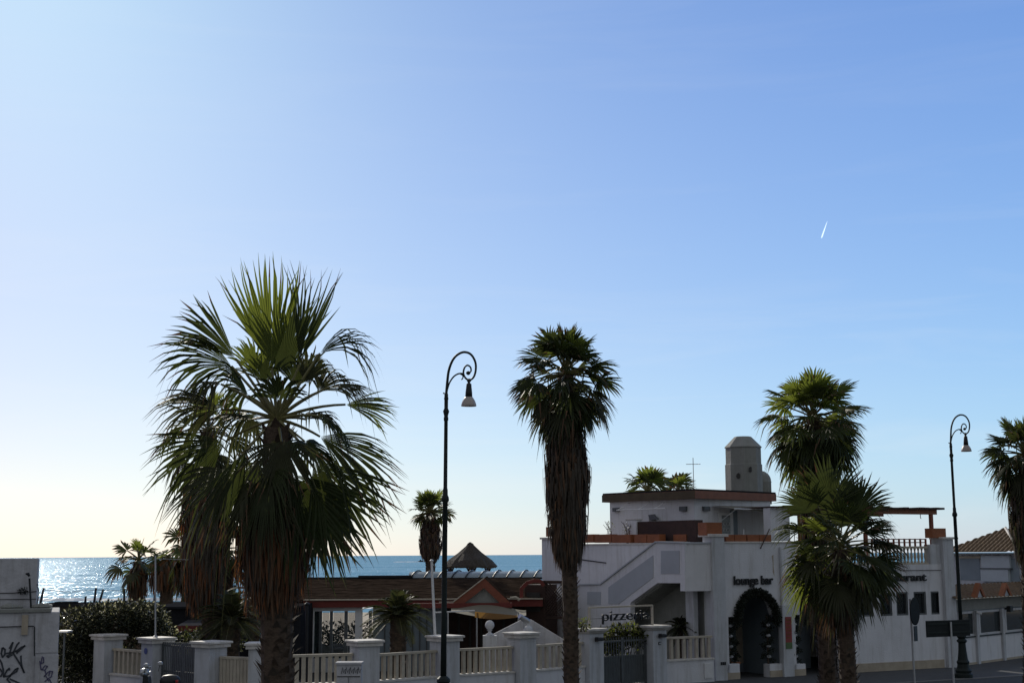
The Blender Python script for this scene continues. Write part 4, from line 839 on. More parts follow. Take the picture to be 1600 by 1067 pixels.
# chimney tower and dome
def chimney():
    c = at(1163, 768, 56.5); c.z = z1r - .3; sc_ = 56.5 / F; t = thing('chimney_tower', 'tall eight sided grey chimney tower with sloping top on the flat roof', 'chimney', c); zt = at(1160, 683, 56.5).z - c.z; zs_ = at(1160, 700, 56.5).z - c.z; zm = at(1160, 726, 56.5).z - c.z
    b = MB(); n = 8; r1, r2 = 27 * sc_ * 1.06, 25.8 * sc_ * 1.06; vs = []
    for r_, z_ in ((r1, 0), (r1, zm), (r2, zm + .02), (r2 * 1.0, zs_), (r2 * 1.06, zs_ + .01), (r2 * 1.04, zs_ + .05), (r2 * .5, zt), (r2 * .46, zt + .02)):
        vs += [(c.x + r_ * math.cos(2 * math.pi * (k + .5) / n + .25), c.y + r_ * math.sin(2 * math.pi * (k + .5) / n + .25), c.z + z_) for k in range(n)]
    b.add(vs, [(i * n + k, i * n + (k + 1) % n, (i + 1) * n + (k + 1) % n, (i + 1) * n + k) for i in range(7) for k in range(n)] + [tuple(range(7 * n, 8 * n))], grey); b.build('shaft', t)
    for (px, py, lz) in ((1154, 743, 0), (1173, 733, 0)):
        p = at(px, py, 56.5 - r1 * .93); b = MB(); pts = [p + Vector((.075 * math.cos(a * .5236), .02 if px < 1160 else .06 * math.cos(a * .5236), .11 * math.sin(a * .5236))) for a in range(12)]; b.prism(pts, (0, .25, 0), darkm); o = b.build('porthole', t)
chimney()
c = at(1188, 768, 58); c.z = z1r - .3; rr = at(1205, 760, 58).x - c.x; zd = at(1190, 736, 58).z - c.z
b = MB(); b.lathe(c, [(rr, 0), (rr, zd - rr - .02), (rr * 1.03, zd - rr), (rr, zd - rr + .03)] + [(rr * math.cos(a), zd - rr + .03 + rr * math.sin(a)) for a in [k * math.pi / 16 for k in range(1, 8)]] + [(.02, zd + .03)], grey, 24); tag(b.build('water_tank', smooth=True), 'round domed grey tank right behind the chimney tower', 'tank')
# ------------------------------------------------------------------ stairs
SO = 1.15                                        # width of the stair
FS = Frame(FL.p(0, SO, 0), FL.p(FL.len, SO, 0))
st = thing('outdoor_staircase', 'white outdoor staircase with panelled parapet climbing to the roof terrace', 'staircase', FS.p(FS.s(1070), 0, 0))
def SP(px, py): s, z_ = FS.hit(px, py); return FS.p(s, 0, max(0, z_))
top = [(834, 977), (884, 932), (906, 914), (939, 913), (1025, 847.5), (1070, 848.5)]
bot = [(1070, 923), (1063, 923), (1063, 910.5), (1027, 910.5), (985, 941)]
zg = [FS.p(FS.s(985, 941), 0, 0), FS.p(FS.s(834, 977), 0, 0)]
poly_ = [SP(*p) for p in top + bot] + zg
b = MB(); b.prism(poly_, -FS.n * .2, white); b.build('parapet_wall', st)
b = MB()
for (a, c) in zip(top, top[1:]):
    A_, C_ = SP(*a), SP(*c); b.hexa([A_ + FS.n * .05, C_ + FS.n * .05, C_ - FS.n * .25, A_ - FS.n * .25, A_ + FS.n * .05 + Z * .05, C_ + FS.n * .05 + Z * .05, C_ - FS.n * .25 + Z * .05, A_ - FS.n * .25 + Z * .05], recess)
b.build('coping', st)
for pts in ([(1033, 860), (1062, 860), (1062, 896), (1033, 896)], [(951, 917), (1021, 867), (1021, 902), (967, 943), (951, 943)], [(918, 924), (939, 924), (939, 944), (918, 944)]):
    b = MB(); b.prism([SP(*p) + FS.n * .004 for p in pts], FS.n * .012, recess); b.build('recessed_panel', st)
# landing front wall, parallel to the street facade
cL = FS.p(FS.s(1070), 0, 0); pR = FA.p(FA.s(1114.5, 900, .1), .1, 0); FLd = Frame(cL, pR)
b = MB(); b.fbox(FLd, .002, FLd.len - .01, -.2, 0, FLd.z(1090, 923), FLd.z(1090, 849), white); b.fbox(FLd, -.04, FLd.len - .01, -.24, .04, FLd.z(1090, 849), FLd.z(1090, 849) + .05, recess, .01); b.build('landing_wall', st)
b = MB(); b.fbox(FS, FS.s(1027), FS.s(1070) - .02, -SO + .02, -.21, FS.z(1063, 910.5), FS.z(1063, 910.5) + .18, grey)
s_a, z_a = FS.hit(985, 941); s_b, z_b = FS.hit(1027, 910.5); NS = 14; s_0 = FS.s(840, 985)
for q in range(NS * 2):
    u0 = s_b - (s_b - s_a) / NS * q; u1 = u0 - (s_b - s_a) / NS; zz_ = FS.z(1063, 910.5) - (z_b - z_a) / NS * q
    if zz_ < .1 or u1 < s_0: break
    b.fbox(FS, u1, u0, -SO + .02, -.21, max(0, zz_ - .12), zz_ + .1, grey)
b.build('steps', st)
b = MB(); b.fbox(FS, FS.s(1048), FS.s(1060), -SO + .3, -SO + .5, 0, FS.z(1063, 910.5), white2); b.build('support_column', st)
b = MB(); b.fbox(FL, FL.s(985), FL.len - .01, .004, .04, 0, FS.z(1063, 905), grey); b.build('painted_shade_panel', bld)  # grey sheet on the left wall imitates the shade under the landing
feather_palm('agave_plant', 'dark leafy plant in the shade under the stair landing', 'plant', FL.p(FL.s(1078), .5, 1.7), 0, 30, .7, 44, m1=bushd, trunk_r=.08)
# trellis and dark box left of the stairs
TF = Frame(at(820, 940, 53.5), at(888, 940, 52.5))
t = thing('trellis', 'dark brown crossed trellis panel beside the lower stairs', 'trellis', TF.p(0, 0, 0))
b = MB(); z0_, z1_ = TF.z(865, 962), TF.z(865, 911); s0_, s1_ = TF.s(853), TF.s(888)
for q in range(-4, 12):
    x = s0_ + (s1_ - s0_) * q / 8; h = z1_ - z0_
    for sg in (1, -1):
        a_, c_ = (x, x + h * sg); pts = []
        lo, hi = 0., 1.
        for k in (0, 1):
            pass
        f0 = max(0, min(1, (s0_ - a_) / (c_ - a_))) if sg > 0 else max(0, min(1, (s1_ - a_) / (c_ - a_)))
        f1 = max(0, min(1, (s1_ - a_) / (c_ - a_))) if sg > 0 else max(0, min(1, (s0_ - a_) / (c_ - a_)))
        if f1 > f0: b.tube([TF.p(a_ + (c_ - a_) * f0, .01 * sg, z0_ + h * f0), TF.p(a_ + (c_ - a_) * f1, .01 * sg, z0_ + h * f1)], .022, brown, 4)
b.build('lattice', t)
b = MB(); 
for (a_, c_, e_, g_) in ((s0_ - .05, s1_, z1_, z1_ + .1), (s0_ - .05, s1_, z0_ - .1, z0_), (s0_ - .12, s0_, 0, z1_ + .1)): b.fbox(TF, a_, c_, -.05, .05, e_, g_, brown)
b.build('frame', t)
t = thing('service_box', 'very dark brown panelled cabin beside the trellis under the white wall', 'cabin', TF.p(0, 0, 0)); b = MB(); b.fbox(TF, 0, s0_ - .13, -1, 0, 0, TF.z(835, 913), brown); b.build('body', t)
b = MB(); b.fbox(TF, .1, s0_ - .25, .003, .03, TF.z(835, 955), TF.z(835, 925), darkm); b.build('panel', t)
# white gabled ramp wall with balls
RF = Frame(at(771, 990, 46.5), at(845, 990, 46.5))
b = MB(); b.prism([RF.p(*q) for q in [(RF.s(760), 0, 0), (RF.s(905), 0, 0), (RF.s(905, 1000), 0, RF.z(905, 1012)), (RF.s(882), 0, RF.z(882, 1000)), (RF.s(830), 0, RF.z(830, 968)), (RF.s(818), 0, RF.z(818, 966)), (RF.s(771), 0, RF.z(771, 990)), (RF.s(760), 0, RF.z(760, 991))]], RF.n * -.18, dirty); tag(b.build('garden_wall'), 'white gable shaped garden wall between the ball finial and the stairs', 'wall')
for (px, py0, py1, r_, lab) in ((765.5, 992, 985, 10.5, 'white pedestal post topped by a ball finial, left of the gabled wall'), (826, 1000, 990, 10.5, 'white pedestal post with ball finial peeking over the pillar left of the middle palm')):
    Yp = 45.8; c = at(px, 1060, Yp); k = Yp / F; zb_ = at(px, py0, Yp).z; t = thing('finial_post', lab, 'post', (c.x, c.y, 0), 'white ball finials behind the fence')
    b = MB(); b.box(c.x - r_ * k, c.x + r_ * k, Yp - r_ * k, Yp + r_ * k, 0, zb_, white2); b.build('shaft', t)
    b = MB(); r2 = 6.5 * k * 1.1; b.lathe((c.x, Yp, zb_), [(.14, 0), (.13, .03), (.05, .08), (.05, .14), (.09, .17)] + [(r2 * math.cos(a), .17 + r2 + r2 * math.sin(a)) for a in [(-70 + 160 * q / 10) * math.pi / 180 for q in range(11)]], white2, 16); b.build('ball', t, smooth=True)
t = thing('spotlight', 'small tilted metal spotlight behind the fence left of the stairs', 'spotlight', at(818, 968, 45.9)); c = at(812, 962, 45.7); d_ = at(825, 971, 45.9); b = MB(); b.tube([c, d_], [.08, .1], galv, 12); b.build('barrel', t); b = MB(); b.tube([c.lerp(d_, .5), c.lerp(d_, .5) - Z * .3], .02, galv, 6); b.build('bracket', t)
# porch greenery: garland over arch, spiral topiaries
def garland(name, lab, c, r_, lo, seed):
    rg = random.Random(seed); b = MB()
    for k in range(75):
        a = math.pi * (-.03 + 1.06 * k / 74); p = FA.p(c + (r_ + .07) * math.cos(a), .08, zs - .15 + (zap - zs + .15) * math.sin(a)); leaf_mass(b, rg, p, .14, .12, .13, 70, .09, [garl, garl, bushd], .6)
    return tag(b.build(name), lab, 'garland')
garland('leaf_garland', 'thick dark leafy garland around the arch under the lounge bar lettering', cA, rA, 0, 61)
garland('leaf_garland', 'dark leafy garland around the second arch behind the palm trunks', cB, rB, 0, 62)
for i, (px, lab) in enumerate(((1145, 'spiral topiary left of the lounge bar entrance'), (1204, 'spiral topiary right of the lounge bar entrance'), (1246, 'spiral topiary right of the red banner'))):
    rg = random.Random(70 + i); c = FA.p(FA.s(px, 1000), -.17, 0); zb_ = FA.z(px, 1037); zt = zs - .02; t = thing('topiary', lab, 'topiary', (c.x, c.y, zb_), 'spiral topiaries at the entrance')
    b = MB()
    for k in range(90):
        q = k / 89; a = q * 2 * math.pi * 4.2; rr = .16 - .05 * q; leaf_mass(b, rg, c + Vector((rr * math.cos(a), rr * math.sin(a), zb_ + .1 + (zt - zb_ - .1) * q)), .1, .1, .08, 16, .07, [garl, bushd], .6)
    b.build('foliage', t); b = MB(); b.tube([c + Z * zb_, c + Z * zt], .03, trunkm, 6); b.build('stem', t); b = MB(); [b.lathe(c + FA.n * .05 + Z * (zb_ + (zt - zb_) * q_), [(.02, 0), (.075, .03), (.085, .06), (.05, .1)], white2, 8) for q_ in (.12, .34, .56, .78)]; b.build('white_bow', t)
# planter pots by the door
for i, (px, lab) in enumerate(((1162, 'brown pot with slender plant left of the entrance door'),)):
    c = FA.p(FA.s(px, 1050), -.6, 0); t = thing('plant_pot', lab, 'plant pot', c); b = MB(); b.lathe(c, [(.16, 0), (.24, .45), (.27, .47), (.27, .52), (.22, .52)], potm, 16); b.build('pot', t); b = MB(); leaf_mass(b, random.Random(77), c + Z * .85, .16, .16, .5, 120, .18, [bushd, garl]); b.build('foliage', t)
# red banner
t = thing('banner', 'narrow vertical red banner on the pillar beside the lounge bar entrance', 'banner', FA.p(FA.s(1232, 990, .12), .13, 1)); b = MB(); x0, x1 = FA.s(1227, 985, .12), FA.s(1236.5, 985, .12); b.fbox(FA, x0, x1, .125, .145, FA.z(1232, 1003, .12), FA.z(1232, 963, .12), redsign); b.build('red_field', t); b = MB(); b.fbox(FA, x0, x1, .125, .145, FA.z(1232, 1013, .12), FA.z(1232, 1003, .12), greensign); b.build('green_field', t)
b = MB()
for q in range(6): b.fbox(FA, x0 + .03, x1 - .03 - .03 * (q % 3), .146, .15, FA.z(1232, 969 + q * 5.5, .12), FA.z(1232, 967 + q * 5.5, .12), dead3)
b.build('print_lines', t)
b = MB(); c = FLd.p(0, 0, 0); x0 = Frame(FPW[8], FA.p(-.05, .25, 0)); b.fbox(x0, x0.len - .75, x0.len - .42, .113, .16, .12, .62, whitemetal, .01); mb_ = tag(b.build('meter_box'), 'small white meter box in the low wall left of the corner pillar', 'meter box')
# ================================================================== BEACH RESTAURANT WITH BROWN ROOF
Yr = 53.; br = thing('beach_restaurant', 'low beach restaurant with long brown shingle roof and red fascia', 'building', (at(600, 940, Yr).x, Yr, 0))
xa, xb = at(385, 940, Yr).x, at(848, 940, Yr).x; ze_ = at(600, 936, Yr).z; Yk = 58.5; zr_ = at(600, 903.5, Yk).z
b = MB(); K = 46; vs = []; fs = []
for j in range(15):
    q = j / 14
    for i in range(K + 1):
        x = xa + (xb - xa) * i / K; vs.append((x, Yr + (Yk - Yr) * q, ze_ + (zr_ - ze_) * q + rng.uniform(-.012, .012))); 
        vs.append((x, Yr + (Yk - Yr) * q, ze_ + (zr_ - ze_) * q + rng.uniform(.008, .02)))
W2 = 2 * (K + 1)
for j in range(14):
    for i in range(K): fs.append((j * W2 + 2 * i + 1, j * W2 + 2 * i + 3, (j + 1) * W2 + 2 * i + 2, (j + 1) * W2 + 2 * i)); fs.append((j * W2 + 2 * i, j * W2 + 2 * i + 2, j * W2 + 2 * i + 3, j * W2 + 2 * i + 1))
b.add(vs, fs, roofb); b.add([(xa, Yk, zr_), (xb, Yk, zr_), (xb, Yk + 4, zr_ - 1), (xa, Yk + 4, zr_ - 1)], [(0, 1, 2, 3)], roofb)
b.tube([(xa, Yk, zr_ + .0), (at(566, 898, Yk).x, Yk, zr_ + .0)], .08, darkroof, 6); b.tube([(at(560, 898, Yk).x, Yk, zr_ + .05), (at(645, 898, Yk).x, Yk, zr_ + .05)], .09, darkroof, 6); b.tube([(at(640, 898, Yk).x, Yk, zr_ - .02), (at(850, 898, Yk).x, Yk, zr_ - .02)], .05, darkroof, 6); rf = b.build('roof', br)
# skylight vault along the ridge
b = MB(); x0, x1 = at(640, 898, Yk + .6).x, at(852, 898, Yk + .6).x; zt = at(750, 893, Yk + .6).z; vs = []; n = 7; K = 40
for i in range(K + 1):
    for j in range(n + 1):
        a = math.pi * (1 - j / n); vs.append((x0 + (x1 - x0) * i / K, Yk + .9 + .9 * math.cos(a), zr_ + .02 + (zt - zr_) * math.sin(a)))
b.add(vs, [(i * (n + 1) + j, i * (n + 1) + j + 1, (i + 1) * (n + 1) + j + 1, (i + 1) * (n + 1) + j) for i in range(K) for j in range(n)], poly); b.build('skylight', br, smooth=True)
for i in range(11):
    b = MB(); xx = x0 + (x1 - x0) * (i + .15) / 10; b.tube([Vector((xx + .25 * (j / n) * 2, Yk + .9 + .95 * math.cos(math.pi * (1 - j / n)), zr_ + .03 + (zt - zr_ + .03) * math.sin(math.pi * (1 - j / n)))) for j in range(n + 1)], .03, blackp, 5); b.build('skylight_rib', br)
b = MB(); b.box(at(474, 940, Yr - .15).x, xb, Yr - .15, Yr + .05, at(600, 948, Yr).z, at(600, 936.5, Yr).z, redfab); b.build('fascia', br); b = MB(); b.box(at(474, 940, Yr - .2).x, xb, Yr - .22, Yr - .152, at(600, 937, Yr).z, at(600, 935, Yr).z, cream); b.build('gutter', br)
b = MB(); b.box(at(470, 940, Yr).x, at(566, 940, Yr).x, Yr + .06, Yr + .2, at(600, 954, Yr).z, at(600, 948, Yr).z - .003, whitemetal); b.build('window_lintel', br)
for p, wd in ((474, .05), (487, .07), (500, .05), (517, .05), (540, .06), (560, .13), (578, .05)):
    b = MB(); x = at(p, 980, Yr).x; b.box(x - wd, x + wd, Yr + .06, Yr + .2, 0, at(600, 954, Yr).z - .003, whitemetal if wd > .06 else greymetal); b.build('window_post', br)
for (p, q) in ((474, 487), (487, 500), (500, 517), (517, 540), (540, 558)):
    b = MB(); b.box(at(p, 980, Yr).x + .08, at(q, 980, Yr).x - .08, Yr + .12, Yr + .13, .5, at(600, 954, Yr).z - .02, clear); b.build('window_pane', br)
b = MB(); b.box(at(470, 980, Yr).x, at(566, 980, Yr).x, Yr + .07, Yr + .19, 0, .5, white2); b.build('sill_wall', br)
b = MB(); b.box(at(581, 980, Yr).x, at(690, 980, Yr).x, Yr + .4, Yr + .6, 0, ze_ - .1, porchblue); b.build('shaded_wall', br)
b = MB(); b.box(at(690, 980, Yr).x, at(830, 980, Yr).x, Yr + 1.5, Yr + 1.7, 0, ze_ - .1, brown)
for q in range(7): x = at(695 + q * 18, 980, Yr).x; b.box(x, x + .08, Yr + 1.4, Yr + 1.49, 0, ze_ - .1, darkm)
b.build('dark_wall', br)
for q in range(8):
    x = at(600 + q * 11, 980, Yr).x; b = MB(); b.tube([(x, Yr + .3, 0), (x, Yr + .3, ze_ - .15)], .03, greymetal, 6); b.build('slim_column', br)
# pediment gable
Yg = 51.5; b = MB(); ap, bl_, br_ = at(757, 903, Yg), at(708, 941, Yg), at(797, 941, Yg); wdt = .26
def board(b, A, B, w_, m, off=0, th=.12):
    d_ = (B - A).normalized(); nn = Vector((-d_.z, 0, d_.x)); nn = nn if nn.z < 0 else -nn
    b.prism([A + Vector((0, off, 0)), B + Vector((0, off, 0)), B + nn * w_ + Vector((0, off, 0)), A + nn * w_ + Vector((0, off, 0))], (0, th, 0), m)
board(b, bl_, ap, wdt, redwood); board(b, ap, br_, wdt, redwood, -.004); b.build('gable_bargeboard', br)
b = MB(); b.prism([bl_ + Vector((.3, .15, -.05)), br_ + Vector((-.3, .15, -.05)), ap + Vector((0, .15, -.3))], (0, .06, 0), grey); b.build('gable_infill', br)
b = MB(); b.add([bl_ + Vector((0, .02, .01)), ap + Vector((0, .02, .01)), ap + Vector((0, 5, .01)), bl_ + Vector((0, 3, .01)), br_ + Vector((0, .02, .01)), br_ + Vector((0, 3, .01))], [(0, 1, 2, 3), (1, 4, 5, 2)], roofb); b.tube([bl_ + Vector((-.5, -.03, .02)), bl_ + Vector((0, -.03, .02)), ap + Vector((0, -.03, .02))], .022, cream, 5); b.build('gable_roof', br)
ag, b2 = None, MB()
pts = [(812, 934), (812, 918), (822, 908), (834, 904), (846, 905), (852, 913)]
[board(b2, at(p[0], p[1], 52.2), at(p2[0], p2[1], 52.2), .13, redfab, .004 * k_) for k_, (p, p2) in enumerate(zip(pts, pts[1:]))]; b2.tube([at(797, 934, 52), at(806, 933, 52), at(812, 937, 52)], .06, cream, 6); b2.build('curved_gable_trim', br)
b = MB(); b.box(at(645, 944, Yg).x, at(800, 944, Yg).x, Yg - .05, Yg + .1, at(750, 949, Yg).z, at(750, 941.5, Yg).z, redfab); b.build('porch_fascia', br)
# sagging awning
Ya = 50.; t = thing('canvas_awning', 'sagging cream canvas awning with amber edge below the red gable', 'awning', at(760, 960, Ya)); K, J = 24, 8
def awn(px0, px1, m, yt, yb, Y0, Y1, sag):
    b = MB(); vs = []
    for i in range(K + 1):
        q = i / K
        for j in range(J + 1):
            r_ = j / J; Yc = Y0 + (Y1 - Y0) * (1 - r_); p = at(px0 + (px1 - px0) * q, yt(q) + (yb(q) - yt(q)) * r_, Yc); vs.append(p)
    b.add(vs, [(i * (J + 1) + j, i * (J + 1) + j + 1, (i + 1) * (J + 1) + j + 1, (i + 1) * (J + 1) + j) for i in range(K) for j in range(J)], m); return b
b = awn(705, 822, canvas, lambda q: 950 - 9 * math.sin(math.pi * min(1, q * 1.05)) ** 1.5 + 3 * q, lambda q: 955 + 10 * math.sin(math.pi * q * .8), Ya, Ya + 1.6, 0); b.build('canvas', t, smooth=True)
b = awn(742, 808, orcanvas, lambda q: 955 + 6 * q, lambda q: 964 + 3 * math.sin(math.pi * q), Ya - .1, Ya - .05, 0); b.build('amber_valance', t, smooth=True)
b = MB(); b.tube([at(676, 956.5, Ya - .2), at(742, 953.5, Ya - .2)], .028, whitemetal, 6); b.build('front_bar', t)
b = MB()
for p in (700, 745, 810): b.tube([Vector((at(p, 950, Ya).x, Ya, 0)), at(p, 956, Ya)], .03, galv, 6)
b.build('support_poles', t)
# interior clutter of the glazed pavilion: chairs and tables
def chair(loc, lab, ang):
    t = thing('cafe_chair', lab, 'chair', loc, 'white chairs inside the glazed pavilion'); c = Vector(loc); b = MB(); b.box(c.x - .21, c.x + .21, c.y - .2, c.y + .2, c.z + .42, c.z + .46, whitemetal); b.build('seat', t); b = MB(); b.box(c.x - .21, c.x + .21, c.y + .18, c.y + .21, c.z + .5, c.z + .86, whitemetal); b.build('backrest', t)
    for sx in (-.19, .19):
        for sy in (-.18, .18): b = MB(); b.tube([c + Vector((sx, sy, 0)), c + Vector((sx, sy, .42))], .015, whitemetal, 5); b.build('leg', t)
    return t
c0 = chair((at(480, 990, 55).x, 55, 0), 'white cafe chair inside the glazed pavilion', 0)
for q, (px, Yc) in enumerate(((498, 55.6), (512, 54.7), (528, 55.5), (548, 54.9))): copy_thing(c0, (at(px, 990, Yc).x, Yc, 0), 'white cafe chair inside the glazed pavilion', 'white chairs inside the glazed pavilion')
for q, (px, Yc) in enumerate(((489, 55.2), (520, 55.2), (541, 56))):
    x = at(px, 990, Yc).x; t = thing('cafe_table', 'white round cafe table inside the glazed pavilion', 'table', (x, Yc, 0), 'tables inside the glazed pavilion'); b = MB(); b.lathe((x, Yc, .72), [(.4, 0), (.4, .03)], whitemetal, 14); b.build('tabletop', t); b = MB(); b.lathe((x, Yc, 0), [(.22, 0), (.22, .02), (.03, .04), (.03, .719)], galv, 10); b.build('pedestal', t)
bl = [(Vector((at(px, 990, 60).x, 60, zz_)), .55, .35, .5, 1) for px in range(470, 575, 13) for zz_ in (-.4, .3, 1.0)]
bush('hedge', 'loose dark hedge on the beach side of the glazed pavilion', 'hedge', bl, .2, [bushd, garl], (at(520, 990, 60).x, 60, -1.2), 91, 90)
# thatched parasol roof on the beach
Yt = 66.; c = at(735, 850, Yt); zt = at(735, 849, Yt).z; zb_ = at(735, 885, Yt).z; rt = 41 * Yt / F; rg = random.Random(81)
t = thing('thatched_umbrella', 'conical thatched beach shelter rising above the roof before the sea', 'beach shelter', (c.x, Yt, -1.2))
b = MB(); n = 40; vs = []
for k, (r_, z_) in enumerate([(0.03, zt + .05), (.12, zt - .02), (.2, zt - .12), (rt * .45, zt - (zt - zb_) * .42), (rt * .8, zb_ + .3), (rt, zb_ + .02), (rt * .96, zb_ - .06)]):
    for j in range(n): a = 2 * math.pi * j / n; rr = r_ * rg.uniform(.96, 1.04); vs.append((c.x + rr * math.cos(a), Yt + rr * math.sin(a), z_ + rg.uniform(-.03, .03)))
b.add(vs, [(i * n + k, i * n + (k + 1) % n, (i + 1) * n + (k + 1) % n, (i + 1) * n + k) for i in range(6) for k in range(n)], thatch)
for i in range(500):
    a = rg.uniform(0, 6.283); u = Vector((math.cos(a), math.sin(a), 0)); tt = Vector((-u.y, u.x, 0)) * .02; q = rg.uniform(.3, 1); p = Vector((c.x, Yt, zt - .1)) + u * rt * q - Z * (zt - .1 - zb_) * q * .97 + Z * .04
    b.add([p - tt, p + tt, p + u * .05 - Z * rg.uniform(.1, .22)], [(0, 1, 2)], thatch)
b.build('thatch_roof', t)
for (dx, dy) in ((-.9, -.3), (0, -.5), (.8, -.3), (.1, .6)):
    x = c.x + dx; b = MB(); b.tube([(x, Yt + dy, -1.2), (x, Yt + dy, zb_ + .25)], .07, brown, 7); b.tube([(x, Yt + dy, zb_ - .35), (x - .2, Yt + dy, zb_ + .1)], .04, brown, 5); b.tube([(x, Yt + dy, zb_ - .35), (x + .2, Yt + dy, zb_ + .1)], .04, brown, 5); b.build('post', t)
# dark beach hut row on the left with posts
Yh = 74.; x0, x1 = at(58, 943, Yh).x, at(480, 950, Yh).x; zt = at(200, 943, Yh).z
t = thing('beach_hut_row', 'long dark flat roofed row of beach huts below the sea at the left', 'building', (x0, Yh, -1.2))
b = MB(); b.box(x0, x1, Yh, Yh + 3, -1.2, zt - .12, darkm); b.build('wall', t)
b = MB(); b.box(x0 - .2, x1, Yh - .3, Yh + 3.3, zt - .12, zt, darkroof); 
for (px, w_, h_) in ((100, .5, .12), (168, .3, .1), (203, .35, .15)): x = at(px, 943, Yh).x; b.box(x - w_, x + w_, Yh, Yh + .8, zt + .002, zt + h_, darkroof)
b.build('roof', t)
b = MB()
for q in range(14): x = x0 + (x1 - x0) * (q + .5) / 14; b.box(x - .4, x + .4, Yh - .04, Yh - .003, -1.1, .8, brown)
b.build('doors', t)
for (xa_, ya_, xb_, yb_) in ((63, 941, 68, 920), (133, 942, 134, 933), (147, 943, 150, 920), (155, 943, 161, 922), (194, 943, 194.5, 921), (241, 944, 242, 925)):
    A_, B_ = at(xa_, ya_, Yh + .5), at(xb_, yb_, Yh + .5); A_.z = zt; b = MB(); b.tube([A_, B_], [.07, .05], blackp, 6); b.tube([B_, B_ + Z * .06], [.07, .06], blackp, 6); tag(b.build('roof_post'), 'short dark post standing on the roof of the beach hut row', 'post', 'posts on the beach hut roof')
b = MB(); b.tube([at(69, 921, Yh + .5), at(110, 924.5, Yh + .5), at(150, 921, Yh + .5), at(194, 923, Yh + .5)], .012, blackp, 4); tag(b.build('rope'), 'thin rope strung between the posts before the sea', 'rope')
# second dark building with red striped awning
Yd = 50.; x0, x1 = at(236, 950, Yd).x, at(470, 950, Yd).x; t = thing('dark_cabin', 'dark flat roofed cabin behind the left gate', 'building', (x0, Yd, 0))
b = MB(); b.box(x0, x1, Yd, Yd + 5, 0, at(300, 950, Yd).z, darkroof); b.build('wall', t); b = MB(); b.box(x0 - .1, x1, Yd - .2, Yd + 5.1, at(300, 950, Yd).z, at(300, 947, Yd).z, darkroof); b.build('roof', t)
Yw = 48.2; t = thing('striped_awning', 'grey awning with dark red front edge above the left gate', 'awning', at(310, 980, Yw)); A0, A1 = at(277, 972, Yw), at(345, 972, Yw)
b = MB(); b.prism([(A0.x, Yw, at(300, 978, Yw).z), (A1.x, Yw, at(300, 978, Yw).z), (A1.x, Yw + 1.6, at(300, 969, Yw + 1.6).z), (A0.x, Yw + 1.6, at(300, 969, Yw + 1.6).z)], (0, 0, .03), fabgrey); b.build('canopy', t); b = MB(); b.box(A0.x, A1.x, Yw - .03, Yw - .003, at(300, 986, Yw).z, at(300, 977, Yw).z, redfab); b.build('valance', t)
b = MB()
for x in (A0.x + .1, A1.x - .1): b.tube([(x, Yw + .02, 0), (x, Yw + .02, at(300, 978, Yw).z)], .025, greymetal, 6)
b.build('poles', t)
# folded teal parasol
c = at(412, 1000, 42.5); t = thing('folded_parasol', 'folded teal parasol behind the fence just left of the tallest palm trunk', 'parasol', (c.x, 42.5, 0)); b = MB(); b.lathe((c.x, 42.5, 1.3), [(.12, 0), (.16, .15), (.12, .6), (.05, 1.05), (.02, 1.1)], cloth_teal, 10); b.build('canopy', t); b = MB(); b.tube([(c.x, 42.5, 0), (c.x, 42.5, 2.5)], .025, whitemetal, 6); b.lathe((c.x, 42.5, 0), [(.3, 0), (.3, .08), (.05, .12)], grey, 12); b.build('pole', t)
# poles
p0, p1 = at(243, 996, FPW[1].y), at(243, 868, FPW[1].y); b = MB(); b.tube([Vector((FPW[1].x - .04, FPW[1].y, PH + .02)), p1], [.03, .022], galv, 8); b.lathe((FPW[1].x - .04, FPW[1].y, PH + .02), [(.07, 0), (.07, .03), (.03, .05)], galv, 8); tag(b.build('flagpole'), 'thin pale flagpole standing on the pillar left of the slatted gate', 'flagpole')
b = MB(); b.tube([p1 - Z * .08, p1 - Z * .12 + Vector((.9, .3, 0))], .008, galv, 4); tag(b.build('cable'), 'thin cable running right from the top of the pale flagpole', 'cable')
Yp = 43; b = MB(); b.tube([Vector((at(680, 1000, Yp).x, Yp, 0)), at(680, 1000, Yp), at(674.5, 877, Yp)], [.05, .045, .035], whitemetal, 8); b.lathe(at(674.5, 877, Yp), [(.05, 0), (.06, .03), (.02, .07)], whitemetal, 8); b.tube([at(674.5, 879, Yp), at(677, 883, Yp)], .02, whitemetal, 5); tag(b.build('flagpole'), 'white flagpole just left of the nearer street lamp', 'flagpole')
Yp = 46; b = MB(); b.tube([Vector((at(479.5, 1000, Yp).x, Yp, 0)), at(480, 945, Yp)], .05, blackp, 8); b.lathe(at(480, 946, Yp), [(.06, 0), (.09, .06), (.02, .12)], blackp, 8); tag(b.build('garden_post'), 'dark slim post in front of the glazed pavilion', 'post')
